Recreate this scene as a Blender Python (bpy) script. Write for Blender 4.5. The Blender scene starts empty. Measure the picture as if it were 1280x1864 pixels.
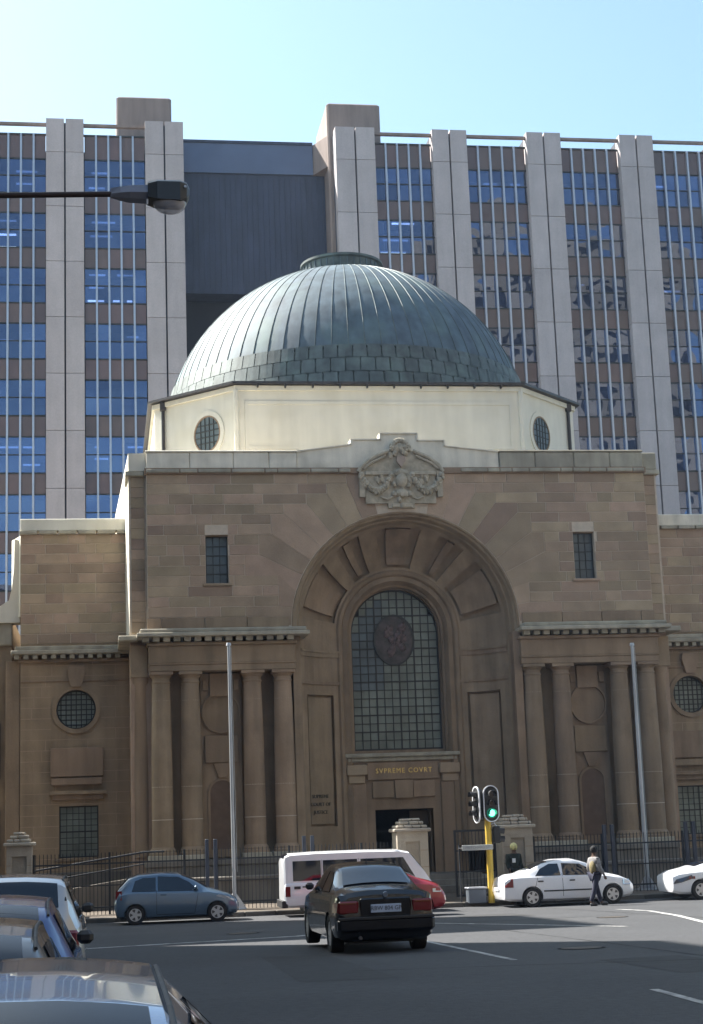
import bpy, math, random
from math import sin, cos, pi, radians, sqrt
from mathutils import Vector, Matrix
from mathutils.geometry import tessellate_polygon
random.seed(7)
S = bpy.context.scene
COL = S.collection

# ------------------------------------------------------------------ camera
cam = bpy.data.cameras.new('camera'); camo = bpy.data.objects.new('camera', cam); COL.objects.link(camo)
up = Vector((-557., 15432., -2968.)).normalized()
rt = Vector((19560., 132., -2968.)); rt = (rt - up*rt.dot(up)).normalized()
fw = up.cross(rt)
CAM = Vector((-11.6, -62., 2.7))
R3 = Matrix((rt, fw, up))
camo.matrix_world = Matrix.Translation(CAM) @ R3.to_4x4()
cam.sensor_fit = 'VERTICAL'; cam.sensor_height = 36; cam.lens = 2968/1864*36
cam.clip_start = 0.1; cam.clip_end = 3000
S.camera = camo

# ------------------------------------------------------------------ sky, sun, exposure
SUN_AZ, SUN_EL = radians(50), radians(46)      # azimuth measured from +Y towards -X
sd = Vector((-sin(SUN_AZ)*cos(SUN_EL), cos(SUN_AZ)*cos(SUN_EL), sin(SUN_EL)))
w = bpy.data.worlds.new('World'); S.world = w; w.use_nodes = True
nt = w.node_tree; bg = nt.nodes['Background']
sky = nt.nodes.new('ShaderNodeTexSky'); sky.sky_type = 'NISHITA'; sky.sun_disc = False
sky.sun_elevation = SUN_EL; sky.sun_rotation = -SUN_AZ
sky.altitude = 1700; sky.air_density = 1.0; sky.dust_density = 7.0; sky.ozone_density = 1.0
tintn = nt.nodes.new('ShaderNodeMix'); tintn.data_type = 'RGBA'; tintn.blend_type = 'MULTIPLY'; tintn.inputs[0].default_value = 1; tintn.inputs[7].default_value = (.97, 1.09, 1.0, 1)
nt.links.new(sky.outputs[0], tintn.inputs[6]); nt.links.new(tintn.outputs[2], bg.inputs[0]); bg.inputs[1].default_value = 0.10
sl = bpy.data.lights.new('sun', 'SUN'); sl.energy = 5.0; sl.angle = radians(0.53); sl.color = (1, .955, .88)
so = bpy.data.objects.new('sun', sl); COL.objects.link(so)
so.rotation_euler = (-sd).to_track_quat('-Z', 'Y').to_euler()
S.view_settings.view_transform = 'Standard'; S.view_settings.look = 'None'
S.view_settings.exposure = 1.66; S.view_settings.gamma = 1.0; S.view_settings.use_curve_mapping = False
S.render.engine = 'CYCLES'

# ------------------------------------------------------------------ helpers
ORG = {}
def link(o): COL.objects.link(o); return o
def tag(o, label=None, cat=None, group=None, kind=None):
    if label: o['label'] = label
    if cat: o['category'] = cat
    if group: o['group'] = group
    if kind: o['kind'] = kind
    return o
def thing(name, label, cat, loc=(0, 0, 0), rz=0, group=None, local=False):
    o = bpy.data.objects.new(name, None); link(o); o.location = loc; o.rotation_euler = (0, 0, rz)
    o.empty_display_size = .3
    ORG[o.name] = Vector((0, 0, 0)) if local else Vector(loc)
    return tag(o, label, cat, group)
def lerp0(a, b, t): return a+(b-a)*t
class MB:
    def __init__(s): s.v = []; s.f = []
    def add(s, vs, fs):
        n = len(s.v); s.v += [tuple(p) for p in vs]; s.f += [tuple(i+n for i in f) for f in fs]; return s
    def box(s, x0, x1, y0, y1, z0, z1):
        if x1 < x0: x0, x1 = x1, x0
        if y1 < y0: y0, y1 = y1, y0
        return s.add([(x0,y0,z0),(x1,y0,z0),(x1,y1,z0),(x0,y1,z0),(x0,y0,z1),(x1,y0,z1),(x1,y1,z1),(x0,y1,z1)],
              [(0,3,2,1),(4,5,6,7),(0,1,5,4),(1,2,6,5),(2,3,7,6),(3,0,4,7)])
    def bbox(s, x0, x1, y0, y1, z0, z1, b=.02):      # bevelled on every vertical and horizontal edge
        b = min(b, (x1-x0)*.45, (y1-y0)*.45, (z1-z0)*.45)
        vs = []
        for z, i in ((z0, b), (z0+b, 0), (z1-b, 0), (z1, b)):
            xa, xb, ya, yb = x0+i, x1-i, y0+i, y1-i
            c = b if i == 0 else b*.6
            vs += [(xa+c,ya,z),(xb-c,ya,z),(xb,ya+c,z),(xb,yb-c,z),(xb-c,yb,z),(xa+c,yb,z),(xa,yb-c,z),(xa,ya+c,z)]
        fs = [tuple(range(7,-1,-1)), tuple(range(24,32))]
        for k in range(3):
            for j in range(8): fs.append((k*8+j, k*8+(j+1)%8, k*8+8+(j+1)%8, k*8+8+j))
        return s.add(vs, fs)
    def cyl(s, p0, p1, r0, r1=None, n=12, cap=True):
        r1 = r0 if r1 is None else r1
        a = Vector(p0); b = Vector(p1); d = (b-a).normalized()
        u = d.orthogonal().normalized(); q = d.cross(u)
        vs = [a+(u*cos(2*pi*i/n)+q*sin(2*pi*i/n))*r0 for i in range(n)]+[b+(u*cos(2*pi*i/n)+q*sin(2*pi*i/n))*r1 for i in range(n)]
        fs = [(i, (i+1)%n, n+(i+1)%n, n+i) for i in range(n)]
        if cap: fs += [tuple(range(n-1,-1,-1)), tuple(range(n, 2*n))]
        return s.add(vs, fs)
    def tube(s, pts, r, n=8):
        pts = [Vector(p) for p in pts]; rs = r if isinstance(r, (list, tuple)) else [r]*len(pts)
        vs = []; u = None
        for i, p in enumerate(pts):
            d = (pts[min(i+1, len(pts)-1)]-pts[max(i-1, 0)]).normalized()
            u = d.orthogonal().normalized() if u is None else (u-d*u.dot(d)).normalized()
            q = d.cross(u)
            vs += [p+(u*cos(2*pi*k/n)+q*sin(2*pi*k/n))*rs[i] for k in range(n)]
        m = len(pts)
        fs = [(i*n+k, i*n+(k+1)%n, (i+1)*n+(k+1)%n, (i+1)*n+k) for i in range(m-1) for k in range(n)]
        fs += [tuple(range(n-1,-1,-1)), tuple(range((m-1)*n, m*n))]
        return s.add(vs, fs)
    def lathe(s, prof, c, n=32, a0=0, a1=2*pi, cap=False):
        full = abs(a1-a0-2*pi) < 1e-6; m = n if full else n+1
        vs = []
        for k in range(m):
            a = a0+(a1-a0)*k/n
            for r, z in prof: vs.append((c[0]+r*cos(a), c[1]+r*sin(a), c[2]+z))
        p = len(prof); fs = []
        for k in range(n):
            k2 = (k+1) % m
            for j in range(p-1): fs.append((k*p+j, k2*p+j, k2*p+j+1, k*p+j+1))
        s.add(vs, fs)
        if cap and full:
            nn = len(s.v)-len(vs)
            s.f.append(tuple(nn+k*p+p-1 for k in range(m)))
            s.f.append(tuple(nn+k*p for k in range(m-1,-1,-1)))
        return s
    def prism(s, outer, y0, y1, holes=(), ax='y', sides=True):
        """outline(s) in (x,z) for ax y, (y,z) for ax x, (x,y) for ax z, extruded from y0 to y1"""
        loops = [list(outer)]+[list(h) for h in holes]
        def pt(a, b, t):
            return (a, t, b) if ax == 'y' else ((t, a, b) if ax == 'x' else (a, b, t))
        tri = tessellate_polygon([[Vector((a, b, 0)) for a, b in l] for l in loops])
        flat = [p for l in loops for p in l]; n = len(flat)
        vs = [pt(a, b, y0) for a, b in flat]+[pt(a, b, y1) for a, b in flat]
        def area(t):
            (ax_, ay), (bx, by), (cx, cy) = [flat[i] for i in t]
            return (bx-ax_)*(cy-ay)-(cx-ax_)*(by-ay)
        fs = []
        for t in tri:
            t = tuple(t)
            if area(t) < 0: t = t[::-1]
            fs.append(t); fs.append(tuple(i+n for i in t[::-1]))
        if sides:
            k = 0
            for l in loops:
                m = len(l)
                for i in range(m): fs.append((k+i, k+(i+1)%m, n+k+(i+1)%m, n+k+i))
                k += m
        return s.add(vs, fs)
def mesh(name, mb, mat, smooth=False, off=Vector((0,0,0)), ang=40, fixn=True):
    me = bpy.data.meshes.new(name)
    me.from_pydata([(x-off.x, y-off.y, z-off.z) for x, y, z in mb.v], [], mb.f)
    if fixn:
        import bmesh
        b = bmesh.new(); b.from_mesh(me); bmesh.ops.recalc_face_normals(b, faces=b.faces[:]); b.to_mesh(me); b.free()
    if mat: me.materials.append(mat)
    if smooth:
        for p in me.polygons: p.use_smooth = True
        try: me.set_sharp_from_angle(angle=radians(ang))
        except Exception: pass
    me.update(); return me
def part(name, mb, mat, parent=None, smooth=False, kind=None, label=None, ang=40):
    off = ORG.get(parent.name, Vector((0,0,0))) if parent else Vector((0,0,0))
    o = bpy.data.objects.new(name, mesh(name, mb, mat, smooth, off, ang)); link(o)
    if parent: o.parent = parent
    ORG[o.name] = off
    if kind: o['kind'] = kind
    if label: o['label'] = label
    return o
def piece(name, me, parent, loc, scale=(1,1,1), rot=None):
    o = bpy.data.objects.new(name, me); link(o); off = ORG[parent.name]
    o.location = Vector(loc)-off; o.scale = scale; o.parent = parent
    if rot: o.rotation_euler = rot
    ORG[o.name] = off
    return o
def copy_tree(o, parent=None):
    c = o.copy(); COL.objects.link(c); c.parent = parent
    for ch in list(o.children): copy_tree(ch, c)
    return c
def evaluated(ob, name, mat, smooth=True, ang=50):
    dg = bpy.context.evaluated_depsgraph_get(); dg.update()
    me = bpy.data.meshes.new_from_object(ob.evaluated_get(dg)); me.name = name
    if mat: me.materials.clear(); me.materials.append(mat)
    if smooth:
        for p in me.polygons: p.use_smooth = True
        try: me.set_sharp_from_angle(angle=radians(ang))
        except Exception: pass
    return me
def text(name, txt, size, mat, parent, loc, extr=.012, rot=(pi/2,0,0), xs=1.0, spacing=1.0):
    cu = bpy.data.curves.new(name, 'FONT'); cu.body = txt; cu.size = size; cu.extrude = extr
    cu.align_x = 'CENTER'; cu.align_y = 'CENTER'; cu.space_character = spacing; cu.resolution_u = 2
    t = bpy.data.objects.new('tmp', cu); link(t)
    me = evaluated(t, name, mat, False); bpy.data.objects.remove(t)
    o = bpy.data.objects.new(name, me); link(o); off = ORG[parent.name]
    o.location = Vector(loc)-off; o.rotation_euler = rot; o.scale = (xs,1,1); o.parent = parent
    return o

# ------------------------------------------------------------------ materials
def M(name, col, rough=.8, metal=0., var=.0, scale=3., dark=None, spec=.5, bump=0., bscale=20., rand=0., streak=0., coat=0., emit=None, es=0.,
      stain=None, sscale=.35, samt=.5, grain=0., gscale=60.):
    m = bpy.data.materials.new(name); m.use_nodes = True; N = m.node_tree; b = N.nodes['Principled BSDF']; L = N.links.new
    b.inputs['Roughness'].default_value = rough; b.inputs['Metallic'].default_value = metal
    b.inputs['Specular IOR Level'].default_value = spec
    if coat: b.inputs['Coat Weight'].default_value = coat; b.inputs['Coat Roughness'].default_value = .04
    if emit: b.inputs['Emission Color'].default_value = (*emit, 1); b.inputs['Emission Strength'].default_value = es
    geo = N.nodes.new('ShaderNodeNewGeometry')
    rgb = N.nodes.new('ShaderNodeRGB'); rgb.outputs[0].default_value = (*col, 1); out = rgb.outputs[0]
    def noise(sc, det=5, vec=None):
        t = N.nodes.new('ShaderNodeTexNoise'); t.inputs['Scale'].default_value = sc; t.inputs['Detail'].default_value = det
        L(vec or geo.outputs['Position'], t.inputs['Vector']); return t
    def mixc(fac, a, bc, mode='MIX'):
        x = N.nodes.new('ShaderNodeMix'); x.data_type = 'RGBA'; x.blend_type = mode
        if isinstance(fac, float): x.inputs[0].default_value = fac
        else: L(fac, x.inputs[0])
        L(a, x.inputs[6])
        if isinstance(bc, tuple): x.inputs[7].default_value = (*bc, 1)
        else: L(bc, x.inputs[7])
        return x.outputs[2]
    def ramp(src, a, b_):
        r = N.nodes.new('ShaderNodeMapRange'); r.inputs[1].default_value = a; r.inputs[2].default_value = b_; L(src, r.inputs[0]); return r.outputs[0]
    def bright(src, amt, out):
        r = N.nodes.new('ShaderNodeMapRange'); r.inputs[1].default_value = .3; r.inputs[2].default_value = .7
        r.inputs[3].default_value = 1-amt; r.inputs[4].default_value = 1+amt; L(src, r.inputs[0])
        h = N.nodes.new('ShaderNodeHueSaturation'); L(r.outputs[0], h.inputs['Value']); L(out, h.inputs['Color']); return h.outputs[0]
    if var: out = bright(noise(scale).outputs['Fac'], var, out)
    if grain: out = bright(noise(gscale, 3).outputs['Fac'], grain, out)
    if rand:
        oi = N.nodes.new('ShaderNodeObjectInfo')
        r = N.nodes.new('ShaderNodeMapRange'); r.inputs[3].default_value = 1-rand; r.inputs[4].default_value = 1+rand; L(oi.outputs['Random'], r.inputs[0])
        h = N.nodes.new('ShaderNodeHueSaturation'); L(r.outputs[0], h.inputs['Value']); L(out, h.inputs['Color'])
        mm = N.nodes.new('ShaderNodeMath'); mm.operation = 'MULTIPLY'; mm.inputs[1].default_value = 7.31; L(oi.outputs['Random'], mm.inputs[0])
        fr = N.nodes.new('ShaderNodeMath'); fr.operation = 'FRACT'; L(mm.outputs[0], fr.inputs[0])
        r2 = N.nodes.new('ShaderNodeMapRange'); r2.inputs[3].default_value = .5-rand*.06; r2.inputs[4].default_value = .5+rand*.06; L(fr.outputs[0], r2.inputs[0]); L(r2.outputs[0], h.inputs['Hue'])
        out = h.outputs[0]
    if streak:
        mp = N.nodes.new('ShaderNodeMapping'); mp.inputs['Scale'].default_value = (1, 1, .12); L(geo.outputs['Position'], mp.inputs[0])
        out = bright(noise(2.2, 6, mp.outputs[0]).outputs['Fac'], streak, out)
    if stain:
        out = mixc(ramp(noise(sscale, 7).outputs['Fac'], .52, .52+.2/samt), out, stain)
    L(out, b.inputs['Base Color'])
    if bump:
        t = noise(bscale, 6); bp = N.nodes.new('ShaderNodeBump'); bp.inputs['Strength'].default_value = bump; bp.inputs['Distance'].default_value = .02
        L(t.outputs['Fac'], bp.inputs['Height']); L(bp.outputs[0], b.inputs['Normal'])
    return m
def glassy(name, tint, refl=.4, rough=.02, warp=0., wscale=1.2, transp=(.3,.35,.45), rand=0.):
    m = bpy.data.materials.new(name); m.use_nodes = True; N = m.node_tree; L = N.links.new
    for n in list(N.nodes):
        if n.type != 'OUTPUT_MATERIAL': N.nodes.remove(n)
    o = [n for n in N.nodes][0]
    g = N.nodes.new('ShaderNodeBsdfGlossy'); g.inputs['Color'].default_value = (*tint, 1); g.inputs['Roughness'].default_value = rough
    t = N.nodes.new('ShaderNodeBsdfTransparent'); t.inputs['Color'].default_value = (*transp, 1)
    x = N.nodes.new('ShaderNodeMixShader'); lw = N.nodes.new('ShaderNodeLayerWeight'); lw.inputs[0].default_value = .35
    if rand:
        oi = N.nodes.new('ShaderNodeObjectInfo'); rr = N.nodes.new('ShaderNodeMapRange'); rr.inputs[3].default_value = 1-rand; rr.inputs[4].default_value = 1+rand; L(oi.outputs['Random'], rr.inputs[0])
        for nd in (g, t):
            h = N.nodes.new('ShaderNodeHueSaturation'); h.inputs['Color'].default_value = nd.inputs['Color'].default_value; L(rr.outputs[0], h.inputs['Value']); L(h.outputs[0], nd.inputs['Color'])
    r = N.nodes.new('ShaderNodeMapRange'); r.inputs[3].default_value = refl; r.inputs[4].default_value = 1; L(lw.outputs['Fresnel'], r.inputs[0])
    L(r.outputs[0], x.inputs[0]); L(t.outputs[0], x.inputs[1]); L(g.outputs[0], x.inputs[2]); L(x.outputs[0], o.inputs[0])
    if warp:
        geo = N.nodes.new('ShaderNodeNewGeometry'); no = N.nodes.new('ShaderNodeTexNoise'); no.inputs['Scale'].default_value = wscale; no.inputs['Detail'].default_value = 1
        L(geo.outputs['Position'], no.inputs['Vector']); bp = N.nodes.new('ShaderNodeBump'); bp.inputs['Strength'].default_value = 1; bp.inputs['Distance'].default_value = warp
        L(no.outputs['Fac'], bp.inputs['Height']); L(bp.outputs[0], g.inputs['Normal'])
    return m
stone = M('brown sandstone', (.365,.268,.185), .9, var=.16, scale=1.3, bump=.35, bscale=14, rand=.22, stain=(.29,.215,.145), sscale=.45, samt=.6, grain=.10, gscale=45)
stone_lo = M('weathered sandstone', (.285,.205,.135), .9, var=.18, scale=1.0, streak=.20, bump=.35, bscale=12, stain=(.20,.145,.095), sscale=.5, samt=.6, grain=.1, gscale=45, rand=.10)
mortar = M('pale lime mortar', (.56,.47,.37), .95, var=.1, scale=6)
pale = M('pale weathered stone', (.37,.335,.26), .85, var=.16, scale=2.2, streak=.22, bump=.3, stain=(.20,.18,.14), sscale=1.1, samt=.6, rand=.1)
greycap = M('grey plastered parapet', (.76,.70,.58), .85, var=.12, scale=1.5, streak=.16, stain=(.45,.41,.33), sscale=.8, samt=.5, bump=.2)
cream = M('cream painted plaster', (.67,.64,.55), .75, var=.06, scale=.8, streak=.07, stain=(.58,.53,.40), sscale=.7, samt=.4, bump=.08)
carve = M('carved pale stone', (.45,.39,.295), .85, var=.2, scale=5, bump=.5, bscale=10, stain=(.25,.23,.17), sscale=2.2, samt=.6)
copper = M('weathered green copper', (.08,.112,.135), .68, metal=.15, var=.22, scale=1.6, streak=.25, rand=.14, stain=(.16,.23,.21), sscale=.5, samt=.5, bump=.12, bscale=5)
copper2 = M('old copper sheet', (.095,.115,.11), .6, metal=.2, var=.25, scale=3, streak=.25, rand=.2, stain=(.19,.25,.22), sscale=1.2, samt=.5, bump=.15)
darkmetal = M('dark gutter metal', (.05,.045,.045), .5, metal=.4, var=.2)
conc = M('pale granite cladding', (.43,.38,.375), .8, var=.07, scale=.6, rand=.05, streak=.06, grain=.06, gscale=14, bump=.1, bscale=30)
brownc = M('brown concrete', (.24,.185,.16), .85, var=.1, scale=.5, streak=.15, grain=.08)
bronze = M('bronze tinted spandrel glass', (.125,.075,.062), .3, var=.12, scale=.8, rand=.18, spec=.6)
alu = M('anodised aluminium', (.42,.44,.49), .38, metal=.55, var=.05)
slat = M('dark blue slate cladding', (.03,.038,.07), .55, var=.15, scale=.6, streak=.3, grain=.1, gscale=8)
slat2 = M('blue metal band', (.10,.125,.19), .45, metal=.3, var=.1, scale=.5)
dark = M('dark interior', (.018,.02,.026), .9)
dark2 = M('dim interior wall', (.06,.065,.08), .9, var=.3, scale=.4)
towerglass = glassy('tower window glass', (.46,.56,.82), .155, .015, .12, .32, (.25,.3,.42), rand=.22)
blind = M('pale roller blind', (.32,.36,.42), .8, rand=.25)
lightm = M('lit fluorescent fitting', (.9,.9,.9), .5, emit=(.85,.95,1.), es=2.8)
lightd = M('dim fluorescent fitting', (.9,.9,.9), .5, emit=(.55,.75,.95), es=.8)
leadglass = M('leaded window glass', (.09,.115,.125), .3, var=.3, scale=.8, rand=.14, spec=.35)
leadglass2 = M('pale leaded glass', (.17,.195,.165), .3, var=.3, scale=.9, rand=.1, spec=.4)
lead = M('window glazing bars', (.028,.03,.028), .6)
medal = M('dark stained glass medallion', (.045,.035,.035), .4, var=.7, scale=4)
gold = M('gilded letters', (.75,.55,.20), .3, metal=.8)
darklet = M('dark bronze letters', (.05,.04,.03), .5, metal=.4)
iron = M('blue grey painted iron', (.025,.028,.034), .75, var=.15)
ironp = M('blue painted steel post', (.035,.045,.07), .5, var=.15)
asphalt = M('worn asphalt', (.042,.043,.047), .85, var=.14, scale=.35, grain=.22, gscale=9, bump=.5, bscale=40, stain=(.060,.059,.060), sscale=.15, samt=.5)
lane = M('worn road paint', (.36,.36,.35), .8, var=.4, scale=3, stain=(.12,.12,.12), sscale=2, samt=1.0, grain=.3, gscale=12)
kerbm = M('concrete kerb', (.11,.10,.088), .9, var=.2, scale=2, rand=.12)
paving = M('brown brick paving', (.095,.073,.053), .9, var=.25, scale=1.2, grain=.2, gscale=8, bump=.3)
earth = M('dry ground', (.14,.12,.09), .95, var=.2, scale=.2)
plaster = M('garden wall stone', (.165,.148,.125), .9, var=.2, scale=1., streak=.25)
steelp = M('galvanised flagpole', (.42,.43,.45), .45, metal=.5, var=.12, scale=1)
whiteg = M('white painted metal', (.75,.77,.8), .4)
yel = M('yellow painted pole', (.62,.42,.055), .5, var=.12, scale=3)
black = M('matt black plastic', (.02,.02,.022), .5)
tyre = M('tyre rubber', (.018,.018,.02), .8, var=.2)
rimm = M('alloy wheel', (.62,.63,.65), .3, metal=.6)
rimd = M('dark steel wheel', (.10,.10,.11), .4, metal=.6)
carglass = M('car window glass', (.008,.012,.022), .03, spec=.7, coat=.15)
redlamp = M('red tail lamp', (.16,.008,.010), .15, coat=.6)
headl = M('headlamp glass', (.55,.58,.62), .08, metal=.3, coat=.8)
amber = M('amber lamp', (.6,.2,.03), .2)
green = M('lit green signal', (.1,.8,.5), .4, emit=(.10,.95,.50), es=2.2)
greenring = M('painted green glow', (.01,.10,.07), .3, emit=(.0,.2,.12), es=.25)
skin = M('dark brown skin', (.10,.055,.035), .55)
def paint(name, c, metal=.35, rough=.28):
    return M(name, c, rough, metal=metal, coat=1.0, var=.03, scale=1.5)

# ------------------------------------------------------------------ ground, road, pavement
def gz(Y):
    d = Y+62
    return 0. if d >= 51 else (.0244*(51-d) if d >= 20 else .756+(20-d)*.004)
def sheet(xs, ys, dz):
    mb = MB(); vs = [(x, y, gz(y)+dz) for y in ys for x in xs]; n = len(xs)
    mb.add(vs, [(j*n+i, j*n+i+1, (j+1)*n+i+1, (j+1)*n+i) for j in range(len(ys)-1) for i in range(n-1)]); return mb
ys = [-900,-300,-140,-90]+[-80+4*i for i in range(9)]+[-44,-42,-38,-34,-30,-26,-22,-18,-14,-11,-8,0,40,120,400,1500]
tag(part('ground', sheet([-1500,-300,-60,0,60,300,1500], ys, -.35), earth), kind='structure')
tag(part('road', sheet([-400,-100,-40,-20,-14,-8,-2,4,10,16,24,40,100,400], [y for y in ys if -150 < y < -9]+[-8.9], 0), asphalt), kind='structure')
road = bpy.data.objects['road']
def stripe(pts, wd, name='road_marking'):
    mb = MB(); P = [Vector((x, y, 0)) for x, y in pts]; vs = []
    Q = []
    for i in range(len(P)-1):
        k = max(1, int((P[i+1]-P[i]).length/2))
        Q += [P[i].lerp(P[i+1], j/k) for j in range(k)]
    Q.append(P[-1])
    for i, p in enumerate(Q):
        d = (Q[min(i+1,len(Q)-1)]-Q[max(i-1,0)]).normalized(); n = Vector((-d.y, d.x, 0))*wd/2
        for q in (p+n, p-n): vs.append((q.x, q.y, gz(q.y)+.005))
    mb.add(vs, [(2*i, 2*i+1, 2*i+3, 2*i+2) for i in range(len(Q)-1)])
    return part(name, mb, lane, road)
stripe([(-5.54,-27.8),(-5.6,-37.5)], .11)
stripe([(-5.5,-43.6),(-5.5,-47.4)], .11)
stripe([(-5.5,-53.5),(-5.5,-57.5)], .11)
stripe([(-12.2,-26.6),(-7.4,-25.1),(-3.6,-20.7)], .28)
stripe([(-3.6,-20.9),(-.8,-27.9)], .16)
stripe([(2.5,-16.7),(2.65,-19),(1.95,-23.3),(.9,-28.2)], .16)
tar = M('black tar seam', (.016,.016,.017), .95, spec=.1); patch = M('newer asphalt patch', (.030,.030,.032), .9, var=.15, scale=2, grain=.2, gscale=12)
def roadpart(name, pts, m, lift):
    mb = MB(); mb.add([(x, y, gz(y)+lift) for x, y in pts], [tuple(range(len(pts)))]); return part(name, mb, m, road)
random.seed(21)
def seam(x0, y0, x1, y1, w_=.04, wob=.05):
    n = max(3, int(sqrt((x1-x0)**2+(y1-y0)**2)/.6)); L_, R_ = [], []; dx, dy = x1-x0, y1-y0; l = sqrt(dx*dx+dy*dy); nx, ny = -dy/l, dx/l; o = 0
    mb = MB(); vs = []
    for i in range(n+1):
        o += random.uniform(-wob, wob)*.5; t = i/n; ww_ = w_*random.uniform(.4,1.1)
        for q in (-1, 1): x, y = x0+dx*t+nx*(o+q*ww_/2), y0+dy*t+ny*(o+q*ww_/2); vs.append((x, y, gz(y)+.0045))
    mb.add(vs, [(2*i, 2*i+1, 2*i+3, 2*i+2) for i in range(n)]); part('tar_seam', mb, tar, road)
seam(-3.4,-14,-3.0,-44,.025); seam(-12,-22,4,-21.2,.05); seam(-8.2,-38.2,-3.0,-39.5,.04); seam(1.5,-12,2.2,-32,.04)
roadpart('asphalt_patch', [(-4.6,-38.4),(-3.3,-38.2),(-3.2,-41.6),(-4.5,-41.7)], patch, .003)
roadpart('asphalt_patch', [(-9.0,-33.2),(-7.9,-33.4),(-7.8,-40.1),(-9.1,-40.0)], patch, .003)
roadpart('asphalt_patch', [(-2.0,-16.2),(-.4,-16.0),(-.3,-18.6),(-2.1,-18.5)], patch, .003)
for mx, my in ((-3.9,-35.2),(-8.4,-22.0),(.6,-22.4)):
    roadpart('manhole_rim', [(mx+.40*cos(2*pi*i/24), my+.40*sin(2*pi*i/24)) for i in range(24)], tar, .005)
    roadpart('manhole_cover', [(mx+.34*cos(2*pi*i/24), my+.34*sin(2*pi*i/24)) for i in range(24)], M('cast iron cover', (.09,.075,.06), .6, metal=.4, var=.3, scale=9), .009)
# far pavement, kerb stones
pv = part('pavement', MB().box(-60,60,-8.9,1.0,-.3,.13), paving); tag(pv, kind='structure')
kme = mesh('kerb_stone', MB().bbox(-.5,.5,-.09,.09,-.12,.15,.02), kerbm)
kb = part('kerb', MB().box(-60,60,-9.02,-8.93,-.3,.06), kerbm); tag(kb, kind='structure')
for i in range(56):
    piece('kerb_stone', kme, kb, (-28+i*1.01, -9.03, 0))
# pavement at the left of the street, beside the parked cars
lp = sheet([-40,-20,-13.55], [y for y in ys if -90 <= y <= -30]+[-29.5,-28.6], .12)
tag(part('pavement_left', lp, paving), kind='structure')
lk = part('kerb_left', sheet([-13.56,-13.4], [-90,-80,-60,-50,-42,-38,-34,-30,-28.5], .125), kerbm); tag(lk, kind='structure')

# ------------------------------------------------------------------ background tower block
T = thing('office_tower', 'tall granite and dark glass office block behind the copper dome', 'office building', (6, 52, 0))
PX = [(-29.1,-26.5),(-22.15,-19.6),(-15.35,-12.82),(-8.62,-6.0),(4.66,7.46),(11.6,14.1),(18.5,21.0),(25.4,27.9),(32.4,34.9),(39.3,41.8)]
WT = [48.35-3.92*k for k in range(12)]            # window heads
part('core_wall', MB().box(-29,-6.0,47.6,62,-.3,49.6).box(4.66,41.7,47.6,62,-.3,49.6).box(-6.0,4.66,52,62,-.3,49.6), dark2, T)
# cladding panels on the pilasters
def unitbox(b=.02, name='panel', m=conc):
    return mesh(name, MB().bbox(-.5,.5,-.5,.5,-.5,.5,b), m)
PL = unitbox(.004, 'concrete_panel', conc)
core = MB()
for a, b in PX:
    core.box(a+.02, b-.02, 44.75, 47.6, -.3, 50.9)
part('pilaster_core', core, dark2, T)
zs = [51.3]+[h+2.9-3.92*0 for h in []]
for a, b in PX:
    mid = (a+b)/2
    z = 51.08; first = True
    while z > 3:
        h = 2.45 if first else 3.92; first = False
        for x0, x1 in ((a, mid-.06), (mid+.06, b)):
            piece('concrete_panel', PL, T, ((x0+x1)/2, 44.85, z-h/2), (x1-x0, .92, h-.035))
        z -= h
# bays
bays = [(PX[i][1], PX[i+1][0]) for i in (0,1,2,4,5,6,7,8)]
main = [(PX[i][1], PX[i+1][0]) for i in (1,2,4,5,6,7)]
pane_me = mesh('window_pane', MB().box(-.5,.5,-.5,.5,-.5,.5), towerglass)
span_me = mesh('spandrel_panel', MB().bbox(-.5,.5,-.5,.5,-.5,.5,.01), bronze)
mull = MB(); tran = MB(); restp = MB(); rests = MB(); slab = MB()
for (a, b) in bays:
    for j in range(1, 5):
        x = a+(b-a)*j/5
        mull_j = MB().box(x-.065, x+.065, 44.78, 45.1, 3, 50.08)
        part('mullion', mull_j, alu, T)
    tran.box(a, b, 44.92, 45.1, 50.06, 50.16)
    for k, zt in enumerate(WT):
        tran.box(a, b, 44.98, 45.1, zt-.04, zt+.04); tran.box(a, b, 44.98, 45.1, zt-1.26, zt-1.2); tran.box(a, b, 44.98, 45.1, zt-2.54, zt-2.46)
        slab.box(a, b, 45.15, 47.6, zt+.15, zt+.6); slab.box(a, b, 45.15, 45.6, zt-3.8, zt-2.55)
        for j in range(5):
            x0 = a+(b-a)*j/5+.055; x1 = a+(b-a)*(j+1)/5-.055
            top = 50.06 if k == 0 else zt+1.38
            ind = (a, b) in main
            if ind and k < 10: piece('spandrel_panel', span_me, T, ((x0+x1)/2, 45.06, (top+zt+.04)/2), (x1-x0, .06, top-zt-.04))
            else: rests.box(x0, x1, 45.03, 45.09, zt+.04, top)
            if j == 0 and ind and False: pass
            for q in range(2):
                z1 = zt-.04-q*1.22; z0 = z1-1.16
                if ind and k < 5:
                    piece('window_pane', pane_me, T, ((x0+x1)/2, 45.06, (z0+z1)/2), (x1-x0, .012, z1-z0),
                          (random.gauss(0,.012), 0, random.gauss(0,.012)))
                else: restp.box(x0, x1, 45.05, 45.062, z0, z1)
part('transoms', tran, lead, T, kind='stuff'); part('floor_slabs', slab, dark, T)
part('lower_panes', restp, towerglass, T, kind='stuff'); part('lower_spandrels', rests, bronze, T, kind='stuff')
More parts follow.
